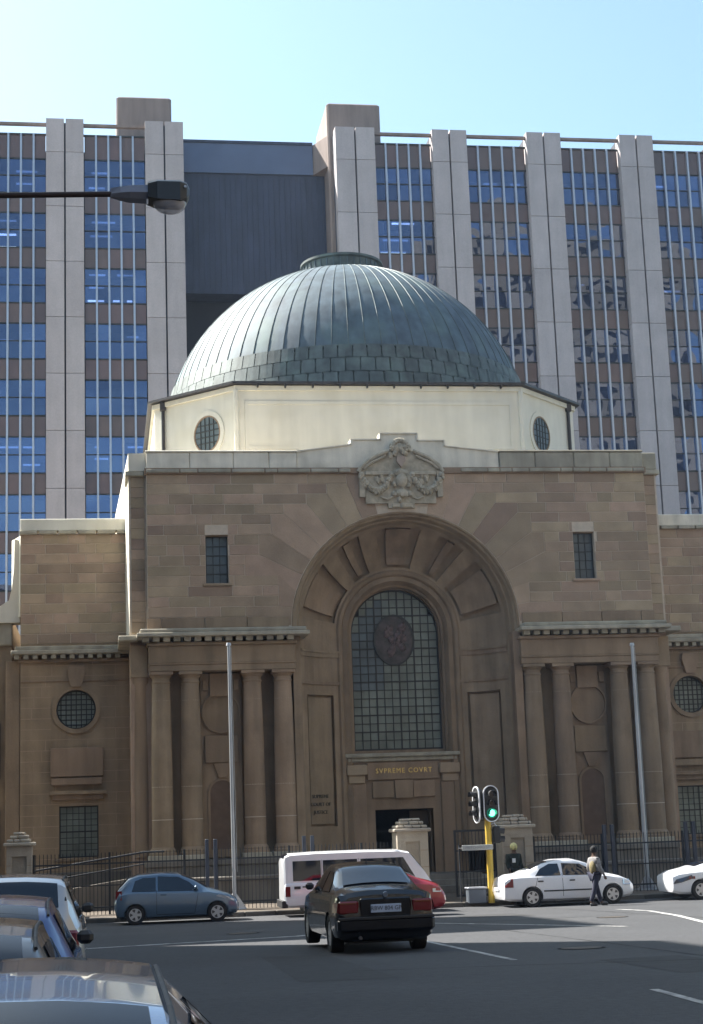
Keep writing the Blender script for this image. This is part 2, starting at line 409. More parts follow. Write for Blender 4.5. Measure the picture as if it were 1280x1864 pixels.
# blinds and furniture seen through some panes
for (bi, j, k) in [(0,3,1),(1,4,4),(1,3,4),(0,4,5),(1,1,5),(1,2,5),(1,3,6),(1,4,6),(1,2,6),(3,2,2),(5,1,0),(5,2,0),(5,3,0),(4,4,6),(4,1,6),(1,0,7),(5,1,3),(0,4,4),(3,0,4)]:
    a, b = main[bi]; x0 = a+(b-a)*j/5+.08; zt = WT[k]; h = random.choice([1.2,2.2,1.7])
    part('window_blind', MB().box(x0, x0+(b-a)/5-.16, 45.2, 45.23, zt-h, zt-.1), blind, T)
def fitting(x0, x1, z, m): part('ceiling_light', MB().box(x0, x1, 45.7, 45.82, z-.05, z+.05), m, T)
for x0, x1, z in [(-12.6,-11.5,38.45),(-10.9,-10.45,38.45),(-9.95,-9.6,38.45),(-18.9,-17.4,43.1),(8.7,10.3,44.45)]: fitting(x0, x1, z, lightm)
random.seed(11)
for x0, x1, z in [(-12.5,-11.4,40.3),(-12.5,-11.5,39.4),(-10.6,-9.4,40.3),(-12.3,-11.2,47.7),(-12.5,-11.4,46.6),(-12.3,-10.7,44.1),(-12.4,-10.9,43.1),
        (-18.9,-17.4,44.1),(-18.9,-17.4,42.2),(-17.4,-16.0,47.7),(-17.4,-16.2,46.8),(-18.8,-17.2,28.2),(-16.9,-15.8,28.2),(-16.9,-15.8,27.0),(-12.2,-11.2,28.2),(-12.2,-11.3,27.4),(-10,-9,28.2),
        (-12.2,-11.2,26.1),(-10,-9.2,35.9),(8.0,9.8,43.2),(7.8,9.6,42.3),(15.5,16.5,47.6),(17.5,18.2,47.6),(28.2,29.6,39.7),(28,29,47.7),(-18.7,-17.5,35.6),(-16.4,-15.8,31.9),(22,22.5,40.1)]: fitting(x0, x1, z, lightd)
# roof rails between the pilasters, plant rooms, recessed stair tower
for (a, b) in bays: part('roof_rail', MB().box(a, b, 44.7, 45.0, 50.68, 50.86), brownc, T)
part('plant_room', MB().bbox(-10.55,-6.7,46.3,52,49.6,53.75,.12), brownc, T)
part('plant_room', MB().bbox(4.35,8.2,46.0,52,30,53.6,.12), brownc, T)
part('recess_side_wall', MB().prism([(3.5,48.1),(4.36,46.3),(4.36,50),(3.5,50)], 48.9, 51.2, ax='z'), brownc, T)
st = MB().box(-6.02,4.34,48.2,50,39.9,48.9)
part('slate_cladding', st, slat, T)
for i in range(27): part('cladding_rib', MB().box(-6+.39*i, -5.97+.39*i, 48.15, 48.2, 39.9, 48.9), slat, T)
part('roof_band', MB().box(-6.02,3.5,48.0,52,48.9,51.15), slat2, T)
part('roof_band_cap', MB().box(-6.02,3.5,47.9,52,51.15,51.35), slat, T)
part('recess_wall', MB().box(-6.02,4.34,50.2,52,-.3,39.9), dark, T)
for k in range(4, 9):
    for j in range(6):
        piece('window_pane', pane_me, T, (-5.1+j*1.6, 50.15, WT[k]-1.6), (1.45, .012, 2.3))

# buildings out of frame that shade the street and stand in the reflections
def slabhouse(name, label, x0, x1, y0, y1, z1, m, sx, fh=3.6):
    t = thing(name, label, 'building', ((x0+x1)/2, (y0+y1)/2, 0))
    part('wall', MB().box(x0, x1, y0, y1, -.3, z1), m, t)
    wmb = MB()
    nz = int((z1-4)/fh)
    WW, WS, WH = (3.6, 6.4, 2.4) if 'tan' in name else (1.5, 2.6, 1.9)
    for k in range(nz):
        za = 3.2+k*fh
        y = y0+1.2
        while y < y1-WW-.5:
            xs_ = x1 if sx > 0 else x0
            wmb.box(xs_-.06, xs_+.02*1 if sx > 0 else xs_+.06, y, y+WW, za, za+WH) if sx > 0 else wmb.box(xs_-.02, xs_+.06, y, y+WW, za, za+WH)
            y += WS
        x = x0+1.2
        while x < x1-WW-.5:
            wmb.box(x, x+WW, y1-.06, y1+.02, za, za+WH); x += WS
    part('window', wmb, carglass, t, kind='stuff')
    return t
tan = M('tan rendered wall', (.30,.25,.19), .9, var=.12, scale=.3)
greybr = M('grey brown render', (.20,.18,.155), .9, var=.15, scale=.3)
slabhouse('street_building', 'brick building on the left pavement, just outside the photograph', -60,-22.4,-92,-17.0,28.0, greybr, 1)
slabhouse('corner_block', 'grey block beyond the crossroads, just outside the photograph on the left', -50,-24.2,-7.4,1.5,32.0, greycap, 1)
slabhouse('tan_tower', 'tall tan building across the street, just outside the photograph on the right', 27,62,-78,-34,74, tan, -1, 4.6)
slabhouse('glare_block', 'brown block added behind the camera to cut horizon glare, outside the photograph', -70,45,-200,-160,44, greybr, 1)  # unseen block added to darken the bright horizon in reflections and shade
slabhouse('tan_block', 'lower tan building across the street, just outside the photograph on the right', 20,60,-112,-82,46, tan, -1)

# ------------------------------------------------------------------ the domed court building
B = thing('court_building', 'brown sandstone court building with green copper dome and great arched window', 'court building', (0, 5, 0))
SP = 10.27                                         # springing height of the arches
def arc(r, n, cx=0, cz=SP, a0=0., a1=pi): return [(cx+r*cos(a0+(a1-a0)*i/n), cz+r*sin(a0+(a1-a0)*i/n)) for i in range(n+1)]
RA = 4.5
# body behind
part('side_walls', MB().box(-10.64,-9.2,.55,24,0,16.5).box(9.2,10.64,.55,24,0,16.5).box(-9.2,9.2,23,24,0,16.5), stone, B)
part('side_plaster', MB().prism([(-10.66,.9),(-10.6,.9),(-10.6,16),(-11.12,16),(-11.06,13)], 10.3, 16.5, ax='z'), cream, B)
part('roof_deck', MB().box(-10.6,10.6,.6,24,16.5,16.6), greycap, B)
# upper wall, backing with the arch cut out
out_ = [(-9.98,10.05),(-RA,10.05),(-RA,SP)]+arc(RA,40)[::-1][1:]+[(RA,10.05),(9.98,10.05),(9.98,16.35),(-9.98,16.35)]
uw = part('upper_wall', MB().prism(out_, .012, .9, holes=[[(-7.75,12.0),(-6.88,12.0),(-6.88,13.9),(-7.75,13.9)],[(6.88,12.0),(7.75,12.0),(7.75,13.9),(6.88,13.9)]]), mortar, B)
stone_cache = {}
def stoneblk(x0, x1, z0, z1, parent, yf=0., dep=.03, m=stone):
    g = .014
    if x1-x0 < .12: return
    key = (round((x1-x0)*4)/4 or .25, m.name)
    if key not in stone_cache:
        w0 = key[0]; b = .006; W, H = w0/2, .21
        mb = MB().add([(-W,.05,-H),(W,.05,-H),(W,.05,H),(-W,.05,H),(-W,b,-H),(W,b,-H),(W,b,H),(-W,b,H),(-W+b,0,-H+b),(W-b,0,-H+b),(W-b,0,H-b),(-W+b,0,H-b)],
            [(0,1,5,4),(1,2,6,5),(2,3,7,6),(3,0,4,7),(4,5,9,8),(5,6,10,9),(6,7,11,10),(7,4,8,11),(8,9,10,11)])
        stone_cache[key] = mesh('stone', mb, m)
    me = stone_cache[key]
    piece('stone', me, parent, ((x0+x1)/2, yf-random.uniform(.0,.014), (z0+z1)/2), ((x1-x0-2*g)/key[0], 1, (z1-z0-2*g)/.42))
CH = .4
def xcourse(z): return None
# voussoirs with stepped backs
rows = [10.7+CH*i for i in range(15)]              # course lines up to 16.3
TOPZ = 16.3
angs = [radians(8.5*i+1.0) for i in range(0, 11)]   # radial joints, right quadrant
steps = []
for i in range(len(angs)-1):
    a0, a1 = angs[i], angs[i+1]
    zt = SP+6.15*sin(a1); zc = min(TOPZ, 10.7+CH*round((zt-10.7)/CH)); steps.append((a0, a1, zc))
edge_x = {}                                        # course row -> x limit of coursed masonry
def wedge(a0, a1, zb, zt):
    pts = arc(RA+.02, 4, 0, SP, a0+.002, a1-.002)
    t1 = (zt-SP)/math.tan(a1) if a1 < radians(89.9) else 0
    t0 = (zb-SP)/math.tan(a0) if a0 > radians(1.5) else 6.25
    xb = min(6.25, t0)
    if zb-SP < .2: xb = 6.25
    xb = min(xb, 6.25); t1 = min(t1, xb-.01)
    inner = pts
    P = list(inner)                                  # a0 -> a1 along intrados
    P += [(t1, zt-.012), (xb, zt-.012), (xb, max(zb, SP+xb*math.tan(a0))+.012)]
    return P, xb
zb = SP+.05
for (a0, a1, zc) in steps:
    if zc <= zb+.01: zc = min(TOPZ, zb)
    P, xb = wedge(a0, a1, zb, zc)
    for r in rows:
        if r >= zb-.05 and r < zc-.05: edge_x[round(r,2)] = xb
    for s in (-1, 1):
        if abs(P[-1][0]) < 1.75 and P[-2][1] > 15: continue
        Q = [(s*x, z) for x, z in P]
        part('voussoir', MB().prism(Q, -random.uniform(0,.012), .05), stone, uw)
    zb = max(zb, zc)
random.seed(3)
nst = 0
for ri, z0 in enumerate(rows[:-1]):
    z1 = z0+CH
    for s in (-1, 1):
        xe = edge_x.get(round(z0,2), 4.7) + .01
        x = xe; 
        while x < 9.98:
            L = random.choice([.62,.95,1.15,1.3,1.55,1.7])
            x2 = min(9.98, x+L)
            if 9.98-x2 < .4: x2 = 9.98
            segs = [(x, x2)]
            if z1 > 12.0 and z0 < 13.9:                # clear the small window
                segs = []
                if x < 6.88: segs.append((x, min(x2, 6.88)))
                if x2 > 7.75: segs.append((max(x, 7.75), x2))
            for a, b in segs:
                stoneblk(min(s*a, s*b), max(s*a, s*b), z0, z1, uw); nst += 1
            x = x2
# lowest darker blocking course, above the cornice
for s in (-1, 1):
    x = 4.6
    while x < 10.0:
        x2 = min(10.02, x+1.62)
        part('base_stone', MB().bbox(min(s*x, s*x2)+.01, max(s*x, s*x2)-.01, -.06, .05, 10.24, 10.69, .015), stone_lo, uw)
        x = x2
# small windows
def leaded(name, x0, x1, z0, z1, y, nx, nz, parent, gm, fr=.05, bar=.012, heavy=None):
    f = part(name, MB().prism([(x0,z0),(x1,z0),(x1,z1),(x0,z1)], y-.04, y+.1, holes=[[(x0+fr,z0+fr),(x1-fr,z0+fr),(x1-fr,z1-fr),(x0+fr,z1-fr)]]), lead, parent)
    bars = MB(); dx = (x1-x0-2*fr)/nx; dz = (z1-z0-2*fr)/nz
    for i in range(1, nx): bb = bar*(2.2 if heavy and i % heavy == 0 else 1); bars.box(x0+fr+i*dx-bb, x0+fr+i*dx+bb, y-.02, y+.03, z0+fr, z1-fr)
    for i in range(1, nz): bb = bar*(2.2 if heavy and i % heavy == 0 else 1); bars.box(x0+fr, x1-fr, y-.024, y+.034, z0+fr+i*dz-bb, z0+fr+i*dz+bb)
    part('glazing_bars', bars, lead, f)
    me = mesh('pane', MB().box(-.5,.5,-.5,.5,-.5,.5), gm)
    for i in range(nx):
        for k in range(nz):
            piece('pane', me, f, (x0+fr+(i+.5)*dx, y+.02, z0+fr+(k+.5)*dz), (dx, .01, dz), (random.gauss(0,.02), 0, random.gauss(0,.02)))
    return f
for s in (-1, 1):
    xa, xb = (6.88*s, 7.75*s) if s > 0 else (-7.75, -6.88)
    leaded('window', xa, xb, 12.0, 13.9, .32, 3, 5, B, leadglass)
    part('window_sill', MB().bbox(xa-.12, xb+.12, -.09, .3, 11.9, 12.0, .015), stone, B)
    part('window_lintel', MB().bbox(xa-.1, xb+.1, .1, .3, 13.86, 13.9, .01), stone_lo, B)
# corner piers set back
for s in (-1, 1):
    a, b = sorted((s*9.98, s*10.66))
    cp = part('corner_pier', MB().box(a, b, .5, 1.4, 10.1, 16.4), mortar, B)
    z = 10.2
    while z < 16.3:
        piece('stone', stone_cache.setdefault((.75, stone.name), stone_cache.get((1.0, stone.name))) , cp, ((a+b)/2, .45, z+.2), ((b-a)/.75*.75/1.0 if True else 1, 1, .94)); z += .405
    a, b = sorted((s*10.02, s*10.62)); part('half_column', MB().lathe([(.34,0),(.36,.1),(.33,.35),(.33,3),(.29,6.4),(.36,6.5),(.36,6.7)], (s*10.28,.75,1.8), 20), stone_lo, B, smooth=True)
# top moulding and parapet
tm = MB()
x = -10.0
while x < 10.0:
    L = random.choice([.7,1.1,.5,1.3]); x2 = min(10.0, x+L)
    if not (x2 > -1.7 and x < 1.7):
        part('moulding_stone', MB().bbox(x+.02, x2-.02, -.16-random.uniform(0,.02), .3, 16.33, 16.47, .02), pale, B)
    x = x2
part('moulding_bed', MB().box(-10.05,-1.66,-.1,.3,16.29,16.52).box(1.66,10.05,-.1,.3,16.29,16.52), stone_lo, B)
part('moulding_return', MB().bbox(-10.78,-10.06,.3,2.4,16.3,16.5,.03).bbox(10.06,10.78,.3,24,16.3,16.5,.03), pale, B)
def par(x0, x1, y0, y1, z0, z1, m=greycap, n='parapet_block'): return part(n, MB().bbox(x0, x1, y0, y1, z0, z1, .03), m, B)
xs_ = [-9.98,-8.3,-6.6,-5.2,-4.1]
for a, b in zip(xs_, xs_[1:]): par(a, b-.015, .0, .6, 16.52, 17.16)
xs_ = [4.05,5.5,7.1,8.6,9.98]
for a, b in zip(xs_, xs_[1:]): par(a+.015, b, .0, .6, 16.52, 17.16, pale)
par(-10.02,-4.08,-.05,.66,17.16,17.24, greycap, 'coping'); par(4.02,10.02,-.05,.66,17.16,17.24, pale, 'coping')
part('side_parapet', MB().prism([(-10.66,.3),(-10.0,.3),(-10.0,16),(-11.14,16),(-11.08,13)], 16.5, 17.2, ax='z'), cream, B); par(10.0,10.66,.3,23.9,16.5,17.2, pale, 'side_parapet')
cen = [(-4.09,16.5),(4.03,16.5),(4.03,17.18),(1.84,17.42),(1.84,17.64),(.74,17.64),(.74,17.93),(-.74,17.93),(-.74,17.68),(-1.92,17.68),(-1.92,17.48),(-4.09,17.2)]
part('stepped_parapet', MB().prism(cen, .12, .6), greycap, B)
lip = [(-4.09,17.2),(-1.92,17.48),(-1.92,17.68),(-.74,17.68),(-.74,17.93),(.74,17.93),(.74,17.64),(1.84,17.64),(1.84,17.42),(4.03,17.18)]
lm = MB()
for (xa, za), (xb, zb_) in zip(lip, lip[1:]):
    if abs(xa-xb) < .01: lm.box(xa-.035, xa+.035, .06, .64, min(za, zb_), max(za, zb_)+.03)
    else: lm.add([(xa,.06,za),(xb,.06,zb_),(xb,.64,zb_),(xa,.64,za),(xa,.06,za+.05),(xb,.06,zb_+.05),(xb,.64,zb_+.05),(xa,.64,za+.05)],[(0,1,2,3),(4,5,6,7),(0,1,5,4),(1,2,6,5),(2,3,7,6),(3,0,4,7)])
part('parapet_coping', lm, darkmetal if False else greycap, B)

# carved coat of arms panel
CP = part('carved_panel', MB().prism([(-1.44,15.07),(-.56,15.07),(-.56,14.88),(.5,14.88),(.5,15.07),(1.36,15.07),(1.36,16.35),(-1.44,16.35)], -.14, .05)
          .box(-1.68,-1.46,-.2,.05,15.32,16.35).box(1.42,1.64,-.2,.05,15.32,16.35), carve, B)
ped = [(-1.66,16.36),(-1.45,16.62),(-1.05,16.93),(-.45,17.2),(.0,17.28),(.45,17.2),(1.05,16.93),(1.45,16.62),(1.64,16.36)]
part('pediment_face', MB().prism(ped, -.1, .14), carve, CP)
def rib(pts, r, y=-.2): return MB().tube([(x, y, z) for x, z in pts], r, 8)
part('curved_moulding', rib([(-1.72,16.33),(-1.5,16.62),(-1.1,16.92),(-.5,17.18)], .085, -.16).tube([(1.68,-.16,16.33),(1.5,-.16,16.62),(1.1,-.16,16.92),(.5,-.16,17.18)], .085, 8)
     .tube([(-1.5,-.18,16.45),(-1.2,-.18,16.7),(-.6,-.18,16.98)], .05, 8).tube([(1.5,-.18,16.45),(1.2,-.18,16.7),(.6,-.18,16.98)], .05, 8), carve, CP, smooth=True)
part('panel_shelf', MB().bbox(-1.45,-.35,-.24,0,16.2,16.33,.02).bbox(.35,1.4,-.24,0,16.2,16.33,.02), carve, CP)
def blob(mb, x, z, rx, rz, ry=.1, y=-.16, n=10, m=6, wob=0):
    vs = []; fs = []
    for j in range(m+1):
        th = pi*j/m
        for i in range(n):
            a = 2*pi*i/n; k = 1+wob*random.uniform(-1,1)
            vs.append((x+rx*sin(th)*cos(a)*k, y+ry*sin(th)*sin(a)*k, z+rz*cos(th)*k))
    for j in range(m):
        for i in range(n): fs.append((j*n+i, j*n+(i+1)%n, (j+1)*n+(i+1)%n, (j+1)*n+i))
    mb.add(vs, fs)
random.seed(5)
for s in (-1, 1):
    gm = MB()
    for t in range(13):
        u = t/12; x = s*(.42+1.18*u) ; z = 16.2-.62*sin(pi*u)**.8*1.0-.0*u
        blob(gm, x, z, .11, .12, .12, -.2, wob=.25)
        blob(gm, x+random.uniform(-.06,.06), z-.1, .08, .09, .1, -.2, wob=.3)
    part('garland', gm, carve, CP, smooth=True)
    dm = MB()
    for t in range(8): blob(dm, s*(.55+random.uniform(0,.6)), 15.95+random.uniform(-.12,.28), .09, .12, .07, -.16, wob=.3)
    part('foliage', dm, carve, CP, smooth=True)
    part('ribbon', rib([(s*1.6,16.25),(s*1.62,15.95),(s*1.5,15.8)], .045).tube([(s*.35,-.18,15.35),(s*.6,-.2,15.22),(s*.85,-.18,15.32)], .04, 6), carve, CP, smooth=True)
sh = MB(); blob(sh, 0, 15.98, .24, .3, .16, -.2); blob(sh, 0, 16.28, .34, .16, .12, -.16, wob=.1); blob(sh, 0, 15.45, .26, .2, .16, -.18, wob=.15)
for i in range(14): blob(sh, random.uniform(-.42,.42), random.uniform(15.2,16.35), .09, .11, .09, -.2, wob=.3)
part('mask_head', sh, carve, CP, smooth=True)
cr = MB()
for i in range(16): a = pi*i/15; blob(cr, .34*cos(a), 17.25+.36*sin(a), .1, .1, .1, -.14, wob=.25)
for i in range(10): blob(cr, random.uniform(-.45,.45), random.uniform(16.95,17.35), .1, .12, .1, -.14, wob=.3)
part('wreath', cr, carve, CP, smooth=True)
part('shield', MB().prism([(-.16,16.95),(-.18,16.75),(0,16.5),(.18,16.75),(.16,16.95)], -.26, -.05), M('pinkish shield stone', (.40,.31,.25), .8), CP)
part('base_boss', MB().lathe([(0,-.12),(.09,-.08),(.12,0),(.09,.08),(0,.12)], (0,-.17,14.98), 12).bbox(-.42,.4,-.2,-.1,14.9,15.06,.02), carve, CP, smooth=True)

# ---- great arched niche: concave splay swept round the arch
prof = []                                        # (radius, depth)
NP = 10
for i in range(NP+1):
    t = i/NP; prof.append((4.12-1.72*t**1.08, .72+1.28*sin(t*pi/2)))
def pathpt(u, r):
    """u in metres along the left jamb (0..H), the half circle (H..H+pi), right jamb"""
    H = SP-1.8
    if u < H: return (-r, 1.8+u), (-1, 0)
    if u < H+pi: a = pi-(u-H); return (r*cos(a), SP+r*sin(a)), (cos(a), sin(a))
    return (r, SP-(u-H-pi)), (1, 0)
HJ = SP-1.8
def spt(u, v, off=0.):
    i = min(int(v*NP), NP-1); f = v*NP-i
    r = prof[i][0]*(1-f)+prof[i+1][0]*f; d = prof[i][1]*(1-f)+prof[i+1][1]*f
    tr = prof[i+1][0]-prof[i][0]; td = prof[i+1][1]-prof[i][1]; l = sqrt(tr*tr+td*td)
    nr, nd = -(-td)/l, (-tr)/l                     # into the wall: outward radius, greater depth
    nr, nd = (td/l, -tr/l)
    (x, z), (ex, ez) = pathpt(u, r+nr*off)
    return (x, d+nd*off, z)
A = lambda deg: HJ+radians(deg)
panels = [(.9, HJ-2.5, .18, .84), (A(8), A(40), .07, .90), (A(50), A(66), .07, .90), (A(77), A(103), .07, .90), (A(114), A(130), .07, .90), (A(139), A(172), .07, .90), (2*HJ+pi-(HJ-2.5), 2*HJ+pi-.9, .18, .84)]
us = set([0, HJ, HJ+pi, 2*HJ+pi]); 
for k in range(0, 61): us.add(HJ+pi*k/60)
for k in range(1, 8): us.add(HJ*k/8); us.add(HJ+pi+HJ*k/8)
vs_ = set(i/NP for i in range(NP+1))
for p in panels: us.add(p[0]); us.add(p[1]); vs_.add(p[2]); vs_.add(p[3]); us.add(p[0]+.10); us.add(p[1]-.10); vs_.add(p[2]+.055); vs_.add(p[3]-.055)
us = sorted(us); vs_ = sorted(vs_)
def inpanel(u, v):
    for k, p in enumerate(panels):
        if p[0] <= u <= p[1] and p[2] <= v <= p[3]: return k
    return -1
nm = MB(); pm = [MB() for _ in panels]
OFF = (0, .24, .06)
def lev(u, v):
    k = inpanel(u, v)
    if k < 0: return 0
    p = panels[k]; return 2 if (p[0]+.10 <= u <= p[1]-.10 and p[2]+.055 <= v <= p[3]-.055) else 1
for i in range(len(us)-1):
    for j in range(len(vs_)-1):
        u0, u1, v0, v1 = us[i], us[i+1], vs_[j], vs_[j+1]; um, vm = (u0+u1)/2, (v0+v1)/2
        k = inpanel(um, vm); l0 = lev(um, vm); o = OFF[l0]
        tgt = pm[k] if l0 == 2 else nm
        tgt.add([spt(u0,v0,o), spt(u1,v0,o), spt(u1,v1,o), spt(u0,v1,o)], [(0,1,2,3)])
        for (a, b, c, d_, nu, nv) in ((u0,v0,u1,v0,um,v0-1e-4),(u0,v1,u1,v1,um,v1+1e-4),(u0,v0,u0,v1,u0-1e-4,vm),(u1,v0,u1,v1,u1+1e-4,vm)):
            o2 = OFF[lev(nu, nv)] if 0 < nv < 1 and 0 < nu < 2*HJ+pi else 0
            if o2 > o: tgt.add([spt(a,b,o), spt(c,d_,o), spt(c,d_,o2), spt(a,b,o2)], [(0,1,2,3)])
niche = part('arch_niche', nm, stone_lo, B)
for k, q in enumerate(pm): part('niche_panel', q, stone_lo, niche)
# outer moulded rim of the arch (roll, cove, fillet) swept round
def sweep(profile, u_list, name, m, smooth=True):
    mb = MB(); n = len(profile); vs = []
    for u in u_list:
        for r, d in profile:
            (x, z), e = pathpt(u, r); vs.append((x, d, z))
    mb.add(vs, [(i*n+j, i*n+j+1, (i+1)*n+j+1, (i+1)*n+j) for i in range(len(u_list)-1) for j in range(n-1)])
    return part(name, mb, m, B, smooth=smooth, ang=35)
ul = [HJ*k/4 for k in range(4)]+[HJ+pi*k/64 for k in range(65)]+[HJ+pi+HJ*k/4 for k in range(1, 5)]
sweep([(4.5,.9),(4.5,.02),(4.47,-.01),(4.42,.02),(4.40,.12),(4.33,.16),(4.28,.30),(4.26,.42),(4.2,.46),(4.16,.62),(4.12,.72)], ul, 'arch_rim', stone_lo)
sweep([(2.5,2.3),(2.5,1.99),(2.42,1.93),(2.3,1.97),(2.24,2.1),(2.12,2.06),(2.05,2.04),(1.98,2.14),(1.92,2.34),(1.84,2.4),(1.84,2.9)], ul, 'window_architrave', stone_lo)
# impost bands following the concave plan
for s in (0, 1):
    for u0, u1, o in ((HJ-1.02,HJ-.84,.05),(HJ-2.1,HJ-1.98,.05),(HJ-.84,HJ-.76,.09)):
        if s: u0, u1 = 2*HJ+pi-u1, 2*HJ+pi-u0
        mb = MB()
        for j in range(NP):
            v0, v1 = j/NP, (j+1)/NP
            mb.add([spt(u0,v0,-o),spt(u1,v0,-o),spt(u1,v1,-o),spt(u0,v1,-o),spt(u0,v0,0),spt(u1,v0,0),spt(u1,v1,0),spt(u0,v1,0)],[(0,1,2,3),(0,4,7,3),(1,5,6,2)])
        part('impost_band', mb, stone_lo, niche)
part('niche_back_wall', MB().prism([(-2.6,0),(2.6,0)]+arc(2.6,24), 2.72, 3.2, holes=[[(1.8,5.6)]+arc(1.8,24)+[(-1.8,5.6)], [(-1.12,.2),(1.12,.2),(1.12,3.3),(-1.12,3.3)]]), stone_lo, B)
# great window
WB, WR, WY = 5.6, 1.8, 2.95
gw = part('arched_window', MB().prism([(WR,WB)]+arc(WR,32)+[(-WR,WB)], WY-.06, WY+.08, holes=[[(WR-.06,WB+.07)]+arc(WR-.06,32)+[(-WR+.06,WB+.07)]]), lead, B)
nx = 11; dx = 2*(WR-.06)/nx; nz = 19; dz = (SP+WR-.06-WB-.07)/nz
bars = MB()
def hx(z): return WR-.06 if z <= SP else sqrt(max(0, (WR-.06)**2-(z-SP)**2))
for i in range(1, nx):
    x = -WR+.06+i*dx; zt = SP+sqrt(max(0, (WR-.06)**2-x*x)); b = .026 if i in (3, 6, 8) else .014
    bars.box(x-b, x+b, WY-.03, WY+.03, WB+.07, zt)
for k in range(1, nz):
    z = WB+.07+k*dz; b = .026 if k in (2, 4, 8, 12, 16) else .014
    bars.box(-hx(z), hx(z), WY-.034, WY+.034, z-b, z+b)
part('glazing_bars', bars, lead, gw)
pme = mesh('pane', MB().box(-.5,.5,-.5,.5,-.5,.5), leadglass2); pmd = mesh('pane', MB().box(-.5,.5,-.5,.5,-.5,.5), leadglass)
random.seed(9)
for i in range(nx):
    for k in range(nz):
        x = -WR+.06+(i+.5)*dx; z = WB+.07+(k+.5)*dz
        cl = SP+sqrt(max(.01, (WR-.06)**2-min(abs(x), WR-.08)**2))
        if z-dz*.5 > cl: continue
        if z+dz/2 > cl or (z > SP and abs(x)+dx/2 > hx(z+dz/2)):
            # pane clipped by the arch
            xa, xb = x-dx/2, x+dx/2; pts = [(xa, z-dz/2), (xb, z-dz/2)]
            for q in range(5):
                xx = xb+(xa-xb)*q/4; pts.append((xx, min(z+dz/2, SP+sqrt(max(0, (WR-.05)**2-xx*xx)))))
            pts = [(a, max(b, z-dz/2+.001*n_)) for n_, (a, b) in enumerate(pts)]
            part('pane', MB().prism(pts, WY+.015, WY+.025), leadglass2, gw)
        else: piece('pane', pmd if (i < 4 and k > 6) else pme, gw, (x, WY+.02, z), (dx, .01, dz), (random.gauss(0,.02), 0, random.gauss(0,.02)))
el = [(-.02+.84*cos(2*pi*i/32), 10.02+1.04*sin(2*pi*i/32)) for i in range(32)]
el2 = [(-.02+.77*cos(2*pi*i/32), 10.02+.97*sin(2*pi*i/32)) for i in range(32)]
md = part('medallion', MB().prism(el, WY-.07, WY-.04), medal, gw)
part('medallion_rim', MB().prism(el, WY-.1, WY-.071, holes=[el2]), lead, md)
mdp = MB()
for i in range(14): blob(mdp, random.uniform(-.42,.42), 10+random.uniform(-.6,.6), .14, .18, .03, WY-.075, wob=.3)
part('medallion_relief', mdp, M('stained glass figure', (.09,.06,.06), .5, var=.7, scale=8), md, smooth=True)
part('window_sill', MB().bbox(-2.3,2.3,1.95,2.95,5.3,5.46,.03).bbox(-2.2,2.2,2.05,2.95,5.14,5.3,.03), pale, B)
part('hall_behind_glass', MB().box(-3,3,3.3,3.4,0,13), dark, B)
# portal
po = part('portal', MB().prism([(-2.2,0),(-1.16,0),(-1.16,3.28),(1.16,3.28),(1.16,0),(2.2,0),(2.2,5.14),(-2.2,5.14)], 2.2, 2.75), stone_lo, B)
for s in (-1, 1):
    part('portal_bracket', MB().bbox(min(s*1.45,s*2.26), max(s*1.45,s*2.26), 1.92, 2.3, 4.62, 5.02, .03).bbox(min(s*1.55,s*2.2), max(s*1.55,s*2.2), 2.02, 2.3, 4.3, 4.62, .03), stone, po)
    part('portal_pier', MB().bbox(min(s*1.5,s*2.1), max(s*1.5,s*2.1), 2.1, 2.3, 0, 4.3, .02), stone_lo, po)
part('inscription_panel', MB().bbox(-1.44,1.44,2.08,2.3,4.42,5.1,.02), stone_lo, po)
text('inscription', 'SVPREME COVRT', .27, gold, po, (0.02,2.06,4.76), .015, spacing=1.25, xs=.92)
part('lintel_stone', MB().bbox(-1.25,-.38,2.1,2.3,3.72,4.36,.02), stone_lo, po); part('lintel_stone', MB().bbox(.38,1.25,2.1,2.3,3.72,4.36,.02), stone_lo, po)
part('keystone', MB().prism([(-.33,3.7),(.33,3.7),(.37,4.4),(-.37,4.4)], 2.04, 2.3), stone_lo, po)
part('door_architrave', MB().prism([(-1.45,0),(-1.16,0),(-1.16,3.26),(1.16,3.26),(1.16,0),(1.45,0),(1.45,3.6),(-1.45,3.6)], 2.26, 2.5), stone_lo, po)
part('porch_interior', MB().box(-1.2,1.2,3.9,4.0,0,3.6).box(-1.25,-1.2,2.7,4,0,3.6).box(1.2,1.25,2.7,4,0,3.6), dark, po)
dd = part('door', MB().bbox(-1.1,-.06,3.3,3.38,.8,3.2,.01), M('near black door', (.012,.014,.022), .4), po)
part('door_rail', MB().box(-1.0,-.16,3.26,3.3,2.4,2.46), iron, dd); part('door_rail', MB().box(-1.0,-.16,3.26,3.3,1.6,1.66), iron, dd)
part('door', MB().bbox(.35,1.1,3.0,3.08,.8,3.2,.01), M('brown open door leaf', (.07,.045,.03), .5), po)
part('entrance_steps', MB().box(-2.4,2.4,-.5,2.7,0,.8).box(-2.6,2.6,-1.0,-.5,0,.6).box(-2.8,2.8,-1.5,-1.0,0,.4), plaster, B)
for i, t_ in enumerate(('SUPREME', 'COURT OF', 'JUSTICE')):
    text('wall_inscription', t_, .19, darklet, B, (-3.42,1.30,3.84-.3*i), .015, spacing=1.05, rot=(pi/2,0,radians(30)))

